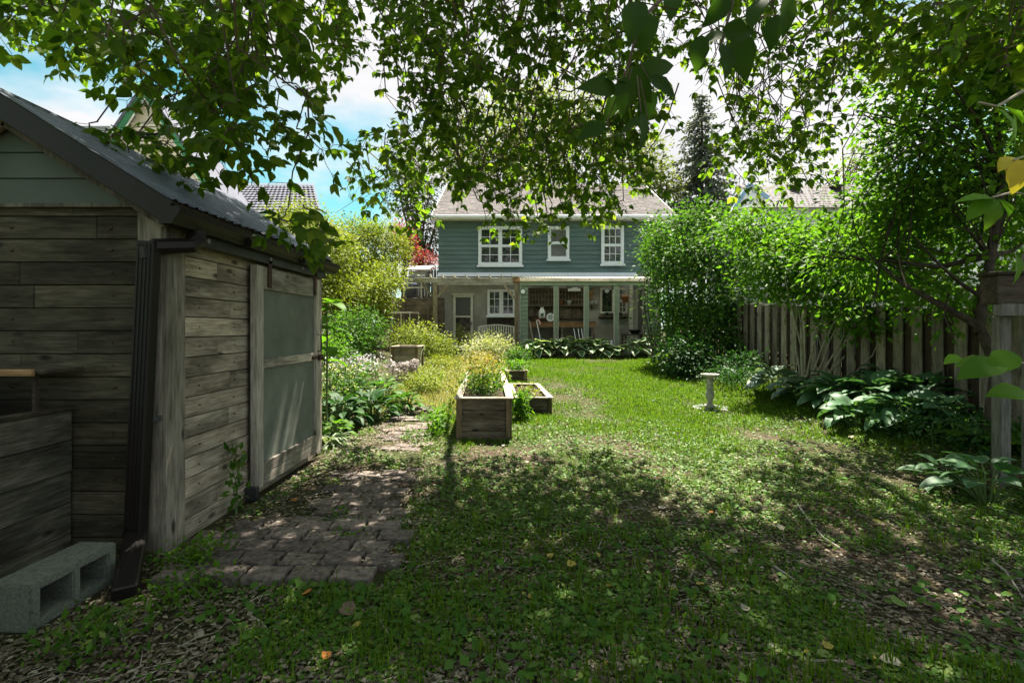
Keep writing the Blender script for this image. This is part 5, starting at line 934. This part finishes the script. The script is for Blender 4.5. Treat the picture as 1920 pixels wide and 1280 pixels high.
def hosta(name, label, x, y, R, leaf, n, mat, group, wide=1.0, cat='hosta'):
    z = gz(x, y); t_ = thing(name, label, cat, (x, y, z), group); me = hostaleaf('leaf', mat, wide); mb = MB()
    for i in range(n):
        u = (i+.5)/n; a = i*2.39996+rng.uniform(-.3, .3); rr = R*(.15+.75*u**.7); hgt = R*(.95-.62*u)+rng.uniform(-.04, .04)*R; p = Vector((x+rr*.62*math.cos(a), y+rr*.62*math.sin(a), z+max(hgt, .04)*.72))
        pit = .55-.95*u+rng.uniform(-.2, .2); d = Vector((math.cos(a)*math.cos(pit), math.sin(a)*math.cos(pit), math.sin(pit))); leafinst(p, d, Vector((0, 0, 1))+Vector(rng.normal(size=3))*.22, leaf*rng.uniform(.72, 1.12), me, t_)
        mb.tube([(x+.03*math.cos(a), y+.03*math.sin(a), z), ((x+p.x)/2+.02*math.cos(a), (y+p.y)/2, z+(p.z-z)*.75), p], [.008, .006, .005], 4, False)
    mb.build('stalks', 'stem', t_); return t_
GH = 'variegated hostas in front of the porch'
for (px, py, Y, R, n, lab) in ((1006, 650, 15.25, .50, 22, 'leftmost white edged hosta in front of the green pier'), (1046, 648, 15.45, .52, 22, 'second white edged hosta from the green pier'), (1084, 648, 15.5, .5, 20, 'third white edged hosta below the potting bench'), (1117, 652, 15.4, .5, 18, 'fourth white edged hosta, larger leaved, in mid row'), (1150, 655, 15.3, .36, 14, 'small fifth hosta by the white ornaments'), (1192, 652, 15.4, .55, 16, 'rightmost white edged hosta with long upright leaves')):
    q = P(px, py, Y); hosta('hosta_plant', lab, q.x, Y-.25, R*1.3, .36, int(n*2.0), 'hosta_white', GH)
GF = 'hostas along the fence bed'
for (px, Y, R, n, mat, leaf, lab) in ((1455, 8.5, .6, 24, 'hosta_blue', .32, 'blue grey hosta farthest along the fence bed'), (1530, 7.9, .42, 16, 'hosta_blue', .28, 'blue grey hosta just behind the big green hostas'), (1575, 7.1, .6, 26, 'hosta_green', .34, 'glossy dark green hosta at the lawn edge'), (1632, 6.6, .62, 28, 'hosta_green', .35, 'largest dark green hosta, nearest the lawn'), (1665, 7.2, .58, 24, 'hosta_green', .30, 'dark green hosta close against fence boards'), (1735, 6.3, .55, 22, 'hosta_green', .30, 'dark green hosta at near end of the fence row'), (1500, 7.9, .5, 20, 'hosta_blue', .30, 'blue grey hosta between the pale stems and the lawn'), (1600, 6.2, .46, 20, 'hosta_green', .28, 'low green hosta sprawling onto the lawn edge'), (1700, 5.7, .5, 20, 'hosta_green', .30, 'green hosta in front of the near fence boards'), (1775, 5.4, .45, 18, 'hosta_green', .28, 'green hosta just behind the fern')):
    hosta('hosta_plant', lab, (px-CX)/F*Y, Y, R, leaf, n, mat, GF)
hosta('hydrangea', 'broad leaved hydrangea at foot of the grey post', P(1850, 0, 3.75).x, 3.75, .46, .21, 20, 'hosta_green', None, .85, 'plant')
hosta('hydrangea', 'low broad leaved plant just left of the grey post', P(1770, 0, 4.1).x, 4.1, .32, .17, 14, 'hosta_green', None, .85, 'plant')
def strap(name, label, x, y, n, L_, mat, cat='plant'):
    z = gz(x, y); t_ = thing(name, label, cat, (x, y, z)); a = rng.uniform(0, 2*math.pi, n); up = rng.uniform(.5, 1.6, n); D = np.stack([np.cos(a), np.sin(a), up], 1); Pp = np.tile([x, y, z], (n, 1))+rng.normal(size=(n, 3))*np.array([.05, .05, 0]); mb = MB()
    V = []
    for i in range(n):
        l_ = L_*rng.uniform(.6, 1.1); d = unit(D[i]); pts = [Pp[i]+d*l_*t_k+np.array([0, 0, -.55*l_*t_k**2.2]) for t_k in np.linspace(0, 1, 6)]; s_ = unit(np.cross(d, [0, 0, 1]))
        w_ = [.008, .013, .014, .012, .008, .001]; mb.add([p+s_*ww*sg_ for p, ww in zip(pts, w_) for sg_ in (-1, 1)], [(2*k, 2*k+1, 2*k+3, 2*k+2) for k in range(5)])
    o = mb.build('leaves', mat, t_); o['kind'] = 'stuff'; return t_
q = P(617, 830, 5.55); strap('striped_plant', 'striped strap leaved plant at far corner of the shed', q.x, 5.6, 70, .42, 'strap')
q = P(690, 0, 6.2); strap('fern_tuft', 'small grassy tuft beside the paver path', q.x, 6.2, 26, .18, 'grass')
def fern(name, label, x, y, n, L_):
    z = gz(x, y); t_ = thing(name, label, 'fern', (x, y, z)); Pp, D, Nn, S = [], [], [], []; mb = MB()
    for i in range(n):
        a = i*2.4+rng.uniform(-.2, .2); d = np.array([math.cos(a), math.sin(a), 0]); l_ = L_*rng.uniform(.75, 1.1); pts = [np.array([x, y, z])+d*l_*t_*.85+np.array([0, 0, l_*(1.0*t_-.85*t_*t_)]) for t_ in np.linspace(0, 1, 9)]; mb.tube(pts, .003, 3, False)
        for k in range(1, 26):
            u = k/26*8; j = min(int(u), 7); p = pts[j]+(pts[j+1]-pts[j])*(u-j); ax = unit(pts[j+1]-pts[j]); s_ = unit(np.cross(ax, [0, 0, 1]))
            for sg_ in (-1, 1): Pp.append(p); D.append(s_*sg_+ax*.35); Nn.append(np.cross(s_, ax)); S.append(.25*L_*math.sin(math.pi*min(1, .15+k/28))**.7)
    leafobj('fronds', Pp, D, Nn, S, T4, 'fresh_shrub', t_); mb.build('stalks', 'stem', t_)
fern('fern', 'pale green fern left of the grey post', P(1838, 0, 4.9).x, 4.9, 9, .5); fern('fern', 'pale green fern right of the grey post', P(1905, 0, 4.6).x, 4.6, 9, .45)
# left bed broad leaved perennials
GL = 'dark leafy perennials in the left bed'
for (px, py, Y, R, leaf, n, mat, lab) in ((640, 770, 6.5, .55, .21, 46, 'dark_shrub', 'dark leafy clump nearest the shed corner'), (700, 770, 7.0, .55, .21, 46, 'dark_shrub', 'dark leafy clump nearest the paver path'), (760, 750, 7.7, .44, .18, 36, 'mid_shrub', 'green leafy clump at tip of the left bed by the path'), (655, 735, 7.8, .62, .22, 46, 'dark_shrub', 'dark leafy clump in the middle of left bed'), (720, 730, 8.3, .55, .19, 40, 'mid_shrub', 'green leafy clump behind the path side clumps'), (630, 800, 5.9, .3, .13, 24, 'fresh_shrub', 'small fresh green clump beside striped strap plant')):
    hosta('perennial_clump', lab, (px-CX)/F*Y, Y, R, leaf, n, mat, GL, .75, 'plant')
# tall burdock behind shed corner
q = P(612, 700, 6.0); t_ = thing('burdock', 'tall bright green big leaved plant beyond the shed corner', 'plant', (q.x, 6.0, gz(q.x, 6.0))); me = hostaleaf('leaf', 'fresh_shrub', .85); mb = MB(); mb.tube([(q.x, 6, gz(q.x, 6)), (q.x+.01, 6, 1.2), (q.x, 6, 1.75)], [.014, .012, .006], 6).build('stalk', 'stem', t_)
for i, (zz, ang, s_) in enumerate(((1.70, 1.2, .32), (1.66, -.4, .34), (1.6, 2.6, .3), (1.48, -1.5, .3), (1.35, .2, .34), (1.25, 2.2, .32), (1.1, -.9, .3), (.95, .8, .3))): leafinst((q.x, 6, zz), (math.cos(ang), math.sin(ang), -.15), (0, 0, 1), s_, me, t_)
# herbs in planters
def herb(name, label, x, y, z, rx, ry, h, n, leaf, mats, stems=14):
    t_ = thing(name, label, 'plant', (x, y, z))
    for k, (mt, lo, hi, share) in enumerate(mats):
        m_ = int(n*share); p = np.stack([x+rng.normal(0, rx*.45, m_), y+rng.uniform(-ry, ry, m_), z+h*rng.uniform(lo, hi, m_)], 1); leafobj('foliage', p, rng.normal(size=(m_, 3))+np.array([0, 0, .3]), rng.normal(size=(m_, 3))*.5+np.array([0, 0, 1]), leaf*rng.uniform(.6, 1.2, m_), T4, mt, t_)
    mb = MB()
    for i in range(stems): a = (x+rng.normal(0, rx*.3), y+rng.uniform(-ry, ry)*.9, z-.02); mb.tube([a, (a[0]+rng.normal(0, .05), a[1], z+h*.5), (a[0]+rng.normal(0, .09), a[1], z+h*rng.uniform(.8, 1))], [.005, .004, .002], 4, False)
    mb.build('stems', 'stem', t_)['kind'] = 'stuff'
herb('herb_plant', 'tall herb with rusty yellow top in the long planter', -.42, 7.0, ZA-.08, .32, .75, .50, 2600, .055, [('mid_shrub', 0, .6, .5), ('bright_shrub', .2, .8, .28), ('rust_plant', .6, 1, .22)], 30)
herb('herb_plant', 'rusty yellow bushy herb at far end of the long planter', -.55, 8.7, ZA-.08, .32, .6, .5, 1600, .055, [('bright_shrub', 0, .7, .5), ('rust_plant', .4, 1.0, .5)], 18)
herb('salad_plant', 'bright green leafy plants filling the small far planter', .1, 11.2, ZC-.07, .3, .38, .26, 900, .07, [('fresh_shrub', 0, 1, 1)], 10)
herb('seedling', 'sparse wilting seedlings with dry stalks in the low planter', .32, 8.4, ZB-.08, .3, .7, .16, 260, .07, [('bright_shrub', 0, 1, .6), ('litter', 0, .4, .4)], 8)
herb('weed_plant', 'leafy green weed growing between the two front planters', .12, 7.2, gz(.1, 7.2), .16, .16, .42, 420, .08, [('fresh_shrub', .1, 1, 1)], 8)
herb('weed_plant', 'narrow leaved weed growing against the shed side boards', -1.98, 3.45, gz(-1.98, 3.45), .07, .05, .50, 60, .075, [('cover', .15, 1, 1)], 3)
herb('weed_plant', 'low green weeds along left side of the long planter', -.95, 6.3, gz(-.95, 6.3), .18, .45, .3, 420, .07, [('fresh_shrub', 0, 1, 1)], 8)
herb('weed_plant', 'leafy weed patch at foot of shed corner trim', -1.78, 2.72, gz(-1.78, 2.72), .18, .16, .16, 320, .04, [('fresh_shrub', 0, 1, 1)], 8)
herb('weed_plant', 'leafy weed patch in front of the concrete block', -1.75, 2.02, gz(-1.75, 2.02), .25, .14, .15, 330, .045, [('cover', 0, 1, 1)], 8)
herb('weed_plant', 'bright weeds around the downpipe outlet', -1.62, 2.40, gz(-1.62, 2.40), .2, .16, .12, 300, .038, [('fresh_shrub', 0, 1, 1)], 8)
herb('bed_plant', 'white flowered asters in middle of the left bed', -3.0, 9.0, gz(-3, 9.0), .55, .9, .65, 2600, .055, [('mid_shrub', 0, .8, .7), ('white_flower', .5, 1, .16), ('mauve', .4, .9, .14)], 40)
herb('bed_plant', 'pale grassy perennials between shed corner and round shrub', -2.6, 7.3, gz(-2.6, 7.3), .4, .7, .85, 1500, .06, [('pale_plant', 0, .9, .35), ('mid_shrub', 0, .8, .65)], 40)
herb('bed_plant', 'sunlit yellow weeds around the pale planter box', -1.9, 10.6, gz(-1.9, 10.6), .5, .9, .32, 2200, .055, [('bright_shrub', 0, .8, .8), ('pale_plant', .3, 1, .2)], 26)
q = P(750, 692, 10.2); hy = thing('dried_hydrangea', 'dried mauve and cream hydrangea heads below the pale planter', 'plant', (q.x, 10.2, gz(q.x, 10.2)))
for i in range(14):
    c = np.array([q.x+rng.uniform(-.42, .42), 10.2+rng.uniform(-.2, .2), gz(q.x, 10.2)+rng.uniform(.2, .42)]); d = rdir(60); p = c+d*.10; leafobj('flower_head', p, np.cross(d, rdir(60)), d, .045, TR, 'mauve', hy)
mb = MB(); [mb.tube([(q.x, 10.2, gz(q.x, 10.2)), (q.x+rng.uniform(-.4, .4), 10.2, gz(q.x, 10.2)+.3)], .005, 4, False) for _ in range(14)]; mb.build('stalks', 'stick', hy)
# low cover at the fence foot
herb('ground_ivy', 'low dark leafy cover between hostas and the grey post', P(1770, 0, 5.4).x, 5.4, gz(4.5, 5.4), .75, .9, .32, 2200, .075, [('dark_shrub', 0, 1, .7), ('mid_shrub', .2, 1, .3)], 20)
herb('ground_ivy', 'dark leafy cover under the arching pale stemmed shrub', 4.6, 10.2, gz(4.6, 10.2), .7, 1.2, .3, 1600, .085, [('dark_shrub', 0, 1, 1)], 14)
# ------------------------------------------------------------------ lawn, ground cover, litter
def blocked(x, y):
    l_, r_ = path_edges(y); b_ = (x > l_-.1) & (x < r_) & (y > 2.5) & (y < 8.2)
    b_ |= (x < -1.93) & (y > 2.87) & (y < 5.25)
    b_ |= (x > -.9) & (x < .02) & (y > 5.84) & (y < 9.5) & (x < .01-.05*(y-5.84)) & (x > -.68-.05*(y-5.84))
    b_ |= (x > -.04) & (x < .62) & (y > 7.65) & (y < 9.6); b_ |= (x > -.14) & (x < .34) & (y > 10.8) & (y < 11.7); b_ |= (x > -2.33) & (x < -2.1) & (y > 2.1) & (y < 2.6); b_ |= (x < -2.6) & (y < 2.9); b_ |= y > 15.0
    return b_
def scatter(n, y0, y1, power, xl=-3.0, xr=5.4, margin=.15):
    u = rng.random(n); e = 1-power; Y = (y0**e+u*(y1**e-y0**e))**(1/e); hw = 1.12*Y+margin; X = rng.uniform(-1, 1, n)*hw; k = (X > xl) & (X < xr) & ~blocked(X, Y); return X[k], Y[k]
def place(x, y, lift=0): return np.stack([x, y, ground(x, y)+lift], 1)
def bare(x, y): return fbm(x*.9+3, y*.9+7)+.26*np.clip((x-.8)/3, 0, 1)*np.clip((5.5-y)/3, 0, 1)+.34*np.clip((-.5-x)/.8, 0, 1)*np.clip((2.9-y)/.6, 0, 1)-.18*np.clip((y-5)/3, 0, 1)
# grass
x, y = scatter(260000, 1.4, 15, .95); k = bare(x, y) < .36+.19*np.clip((y-3.5)/3, 0, 1)+rng.normal(0, .07, len(x)); k &= ~((x < -1.1) & (y > 6)); x, y = x[k], y[k]; n = len(x)
a = rng.uniform(0, 2*math.pi, n); ln = np.where(y < 5, rng.uniform(.015, .05, n), rng.uniform(.03, .065, n)*(1+.03*y))
leafobj('lawn_grass', place(x, y, -.004), np.stack([np.cos(a)*.75, np.sin(a)*.75, rng.uniform(.5, 1.3, n)], 1), np.stack([-np.cos(a), -np.sin(a), np.full(n, .6)], 1), ln, (TG[0]*np.array([1.9, 1, 1]), TG[1]), 'grass'); tag(bpy.data.objects['lawn_grass'], 'short green grass of the lawn', None, None, 'stuff')
x = rng.uniform(-1.2, 5.0, 120000); y = rng.uniform(5.2, 15.2, 120000); k = ~blocked(x, y) & (fbm(x*.9+3, y*.9+7) < .50+rng.normal(0, .09, len(x))+.1*np.clip((y-7)/4, 0, 1)) & (rng.random(len(x)) < np.clip((y-5.0)/2, 0, 1)); x, y = x[k], y[k]; n = len(x); a = rng.uniform(0, 2*math.pi, n)
leafobj('far_lawn_grass', place(x, y, -.004), np.stack([np.cos(a), np.sin(a), rng.uniform(.3, 1.0, n)], 1), np.stack([-np.cos(a), -np.sin(a), np.full(n, .8)], 1), rng.uniform(.035, .085, n), (TG[0]*np.array([3.2, 1, 1]), TG[1]), 'grass'); tag(bpy.data.objects['far_lawn_grass'], 'sunlit green grass of the middle lawn', None, None, 'stuff')
# low round-leaved ground cover
x, y = scatter(230000, 1.3, 12, 1.7); bb_ = bare(x, y); cl = fbm(x*2.2+11, y*2.2+2); k = (bb_ < .60+.14*np.clip((y-4.2)/1.5, 0, 1)-.05*np.clip((2.6-y)/.8, 0, 1)+rng.normal(0, .08, len(x))) & (cl+rng.normal(0, .10, len(x)) > .38); x, y = x[k], y[k]; n = len(x)
leafobj('ground_cover', place(x, y, rng.uniform(.002, .03, n)*(1+.0*n)), np.stack([rng.normal(size=n), rng.normal(size=n), rng.normal(0, .25, n)], 1), np.stack([rng.normal(0, .35, n), rng.normal(0, .35, n)-.15, np.ones(n)], 1), rng.uniform(.010, .026, n)*np.clip(.7+.12*y, .8, 1.5), TR, 'cover'); tag(bpy.data.objects['ground_cover'], 'small round green leaves creeping through the lawn', None, None, 'stuff')
# grass tufts and taller clover stems breaking up the near cover
x, y = scatter(2600, 1.35, 6.5, 1.6, -1.8, 4.6); k = bare(x, y) < .62; x, y = x[k], y[k]; x = np.repeat(x, 9)+rng.normal(0, .022, len(x)*9); y = np.repeat(y, 9)+rng.normal(0, .022, len(y)*9); n = len(x); a = rng.uniform(0, 2*math.pi, n)
leafobj('grass_tufts', place(x, y, -.004), np.stack([np.cos(a)*.8, np.sin(a)*.8, rng.uniform(.4, 1.6, n)], 1), np.stack([-np.cos(a), -np.sin(a), np.full(n, .6)], 1), rng.uniform(.035, .10, n), (TG[0]*np.array([1.1, 1, 1.6]), TG[1]), 'grass'); tag(bpy.data.objects['grass_tufts'], 'thin grass tufts standing out of the near ground cover', None, None, 'stuff')
x, y = scatter(5200, 1.35, 7, 1.7, -1.8, 4.6); k = fbm(x*1.7+20, y*1.7+4) > .5; x, y = x[k], y[k]; n = len(x)
leafobj('broad_weeds', place(x, y, rng.uniform(.015, .05, n)), rng.normal(size=(n, 3))*np.array([1, 1, .3])+np.array([0, 0, .15]), rng.normal(size=(n, 3))*.4+np.array([0, -.2, 1]), rng.uniform(.03, .06, n), TW, 'mid_shrub'); tag(bpy.data.objects['broad_weeds'], 'broader weed leaves mixed into the near lawn', None, None, 'stuff')
# moss / weeds between pavers
l0 = []; x = rng.uniform(-1.95, -.6, 16000); y = 2.5+5.7*rng.random(16000); l_, r_ = path_edges(y); k = (x > l_-.1) & (x < r_+.05) & ((fbm(x*2.5, y*2.5) > .64-.08*np.clip((y-4)/2, 0, 1)) | (x < l_+.02+.09*vnoise(y*3, y))); x, y = x[k], y[k]; n = len(x)
leafobj('path_weeds', place(x, y, rng.uniform(.01, .04, n)), rng.normal(size=(n, 3))*np.array([1, 1, .4])+np.array([0, 0, .3]), rng.normal(size=(n, 3))*.4+np.array([0, 0, 1]), rng.uniform(.014, .034, n), TR, 'cover'); tag(bpy.data.objects['path_weeds'], 'small weeds growing in the paver joints', None, None, 'stuff')
# sunlit dry grass along the far path
x = rng.uniform(-2.3, -.6, 15000); y = rng.uniform(7.4, 15, 15000); k = ~blocked(x, y); x, y = x[k], y[k]; n = len(x); a = rng.uniform(0, 2*math.pi, n)
leafobj('dry_grass', place(x, y, -.004), np.stack([np.cos(a)*.8, np.sin(a)*.8, rng.uniform(.3, 1.2, n)], 1), np.stack([-np.cos(a), -np.sin(a), np.full(n, .6)], 1), rng.uniform(.05, .13, n), (TG[0]*np.array([2, 1, 1]), TG[1]), 'dry_grass'); tag(bpy.data.objects['dry_grass'], 'straw coloured grass along the path to the door', None, None, 'stuff')
# litter
x, y = scatter(60000, 1.3, 12, 2.0, -2.4, 5.2); xp_ = rng.uniform(-1.95, -.6, 6500); yp_ = 2.6+rng.random(6500)*4.2; xp_ = np.where(rng.random(6500) < .35, -1.95+.45*rng.random(6500)**1.5, xp_); x = np.concatenate([x, xp_]); y = np.concatenate([y, yp_]); n = len(x); onp = np.arange(n) >= n-6500
leafobj('leaf_litter', place(x, y, np.where(onp, .034, .008)+rng.uniform(0, .012, n)), rng.normal(size=(n, 3))*np.array([1, 1, .15]), rng.normal(size=(n, 3))*.25+np.array([0, 0, 1]), rng.uniform(.012, .036, n)*(1+.5*(rng.random(n) > .93)), T4, 'litter'); tag(bpy.data.objects['leaf_litter'], 'brown shreds of leaf litter over soil, lawn and pavers', None, None, 'stuff')
mb = MB()
for i in range(2200):
    Y = 1.35+6*rng.random()**1.7; X = rng.uniform(-1, 1)*1.1*Y
    if X < -1.9 or X > 5 : continue
    a = rng.uniform(0, math.pi) if X < 1 else rng.normal(2.5, .5); l_ = rng.uniform(.03, .16); z_ = gz(X, Y)+.012; d = Vector((math.cos(a), math.sin(a), 0))*l_; p = Vector((X, Y, z_)); mb.tube([p-d/2, p+Vector((rng.normal(0, .006), rng.normal(0, .006), .006)), p+d/2], [.0022, .002, .0012], 3, False)
o = mb.build('twig_litter', 'stick'); tag(o, 'thin dry twigs scattered over the ground', None, None, 'stuff')
# individual sticks
for pts, r_, lab in (([(1495, 945), (1520, 985), (1545, 1015), (1575, 1032)], .007, 'long pale curved stick lying on right of the lawn'), ([(1860, 1060), (1885, 1080), (1905, 1110), (1918, 1130)], .007, 'bent pale stick near the right edge of the ground'), ([(1520, 1245), (1560, 1243), (1600, 1250), (1630, 1262)], .006, 'pale forked stick at bottom right of the ground'), ([(710, 1165), (730, 1200), (735, 1230), (722, 1275)], .006, 'dark stick near bottom of lawn left of centre'), ([(470, 1160), (490, 1172), (505, 1190)], .005, 'short curved stick in the soil by the path front'), ([(1450, 1065), (1470, 1080), (1490, 1092)], .008, 'stubby grey stick in middle of right lawn')):
    vv = [];
    for (a, b_) in pts: Y = EYE*F/(b_-HY); X = (a-CX)/F*Y; vv.append((X, Y, gz(X, Y)+.018))
    tag(MB().tube(vv, [r_, r_*.95, r_*.8, r_*.4][:len(vv)], 6).build('fallen_stick', 'stick', None, 0, True), lab, 'stick')
# individual fallen leaves
fm = {}
for nm, cols in (('yellow', [(.32, .26, .05), (.38, .30, .08)]), ('pale', [(.27, .24, .18), (.36, .33, .26)]), ('green', [(.13, .2, .05), (.2, .26, .08)]), ('orange', [(.42, .16, .04), (.5, .22, .05)]), ('brown', [(.11, .078, .055), (.17, .125, .09)])):
    M['fl_'+nm] = leafmat('fallen_'+nm, cols, .15, .7, tcol=(1, 1, 1))
    me = ovate('fallen_leaf', 'fl_'+nm, .78); fm[nm] = me
    for q_ in me.vertices: c_ = q_.co; c_.z = .55*c_.x*c_.x*4*.35+.3*(c_.y-.5)**2+.03*math.sin(c_.y*9+c_.x*12); c_.x += .07*math.sin(c_.y*4)+.02*math.sin(c_.y*23+c_.x*20)
spec = [(1078, 1062, 'yellow', .06, 'pale yellow heart shaped leaf in front centre of lawn'), (1120, 1046, 'yellow', .055, 'yellow green curled leaf just behind the heart shaped one'), (1330, 970, 'orange', .035, 'orange fallen leaf in the middle of the lawn'), (640, 1165, 'brown', .10, 'large brown folded leaf in front of the paver path'), (578, 1118, 'orange', .06, 'bright orange leaf at front edge of the pavers'), (1684, 1150, 'green', .08, 'pale green pointed leaf at bottom right'), (1555, 1230, 'yellow', .05, 'yellow leaf at bottom right near the forked stick'), (1532, 1230, 'green', .05, 'long green leaf beside the yellow one at bottom right'), (1398, 1155, 'pale', .05, 'pale oval leaf in right front lawn'), (1635, 982, 'yellow', .055, 'tan yellow leaf near the long curved stick'), (1603, 958, 'green', .055, 'pale green rounded leaf behind the long curved stick'), (1372, 1037, 'pale', .055, 'whitish leaf in centre right of lawn'), (1468, 1003, 'pale', .055, 'flat pale leaf left of the long curved stick'), (1235, 955, 'pale', .055, 'white curled leaf in the middle of the lawn'), (560, 945, 'orange', .05, 'reddish orange leaf on the pavers by the shed door'), (1690, 1255, 'pale', .07, 'wide pale leaf at bottom right corner'), (615, 1250, 'orange', .045, 'small orange leaf at bottom left of the lawn'), (990, 870, 'pale', .05, 'pale leaf in front of the long planter')]
def onground(px, py): Y = EYE*F/(py-HY); return (px-CX)/F*Y, Y
for (px, py, mt, s_, lab) in spec:
    X, Y = onground(px, py); o = leafinst((X, Y, gz(X, Y)+.03), (rng.normal(), rng.normal(), .08), (rng.normal()*.2, -.3, 1), s_*1.15, fm[mt], None, 'fallen_leaf'); tag(o, lab, 'leaf', 'fallen leaves')
marks = [('the bird bath', (3.3, 8.0)), ('the long planter', (-.3, 5.6)), ('the low planter', (.6, 7.4)), ('the broad leaved plant by the grey post', (3.6, 3.9)), ('the long curved stick', (1.7, 3.2)), ('the front end of the pavers', (-.8, 2.4)), ('the concrete block', (-1.7, 1.9)), ('the big green hostas', (4.2, 6.6)), ('the yellow heart shaped leaf', (.35, 2.7)), ('the forked stick at bottom right', (1.3, 1.95)), ('the white edged hosta row', (2.4, 13))]
loose = []
while len(loose) < 110:
    py = 640+640*rng.random()**.75; px = rng.uniform(200, 1900)
    if py < 700: continue
    X, Y = onground(px, py)
    if X < -1.9 or X > 4.3 or Y > 13 or blocked(np.array([X]), np.array([Y]))[0]: continue
    mt = ['pale', 'brown', 'yellow', 'pale', 'green', 'brown', 'brown'][int(rng.integers(7))]; d_ = [math.hypot(X-q[0], Y-q[1]) for _, q in marks]; j = int(np.argmin(d_)); loose.append((mt, j, d_[j], X, Y))
ordn = ['nearest', 'second nearest', 'third nearest', 'fourth nearest', 'fifth nearest', 'sixth nearest', 'seventh nearest', 'eighth nearest', 'ninth nearest', 'tenth nearest', 'farthest']
seen_ = {}
for mt, j, d, X, Y in sorted(loose, key=lambda q: q[2]):
    k = seen_.get((mt, j), 0); seen_[(mt, j)] = k+1
    if k >= 10: continue
    o = leafinst((X, Y, gz(X, Y)+.022), (rng.normal(), rng.normal(), rng.normal()*.12), (rng.normal()*.25, rng.normal()*.25, 1), rng.uniform(.026, .055)*(1 if Y < 5 else 1.35), fm[mt], None, 'fallen_leaf'); tag(o, 'small %s fallen leaf %s to %s' % (mt, ordn[k], marks[j][0]), 'leaf', 'fallen leaves')
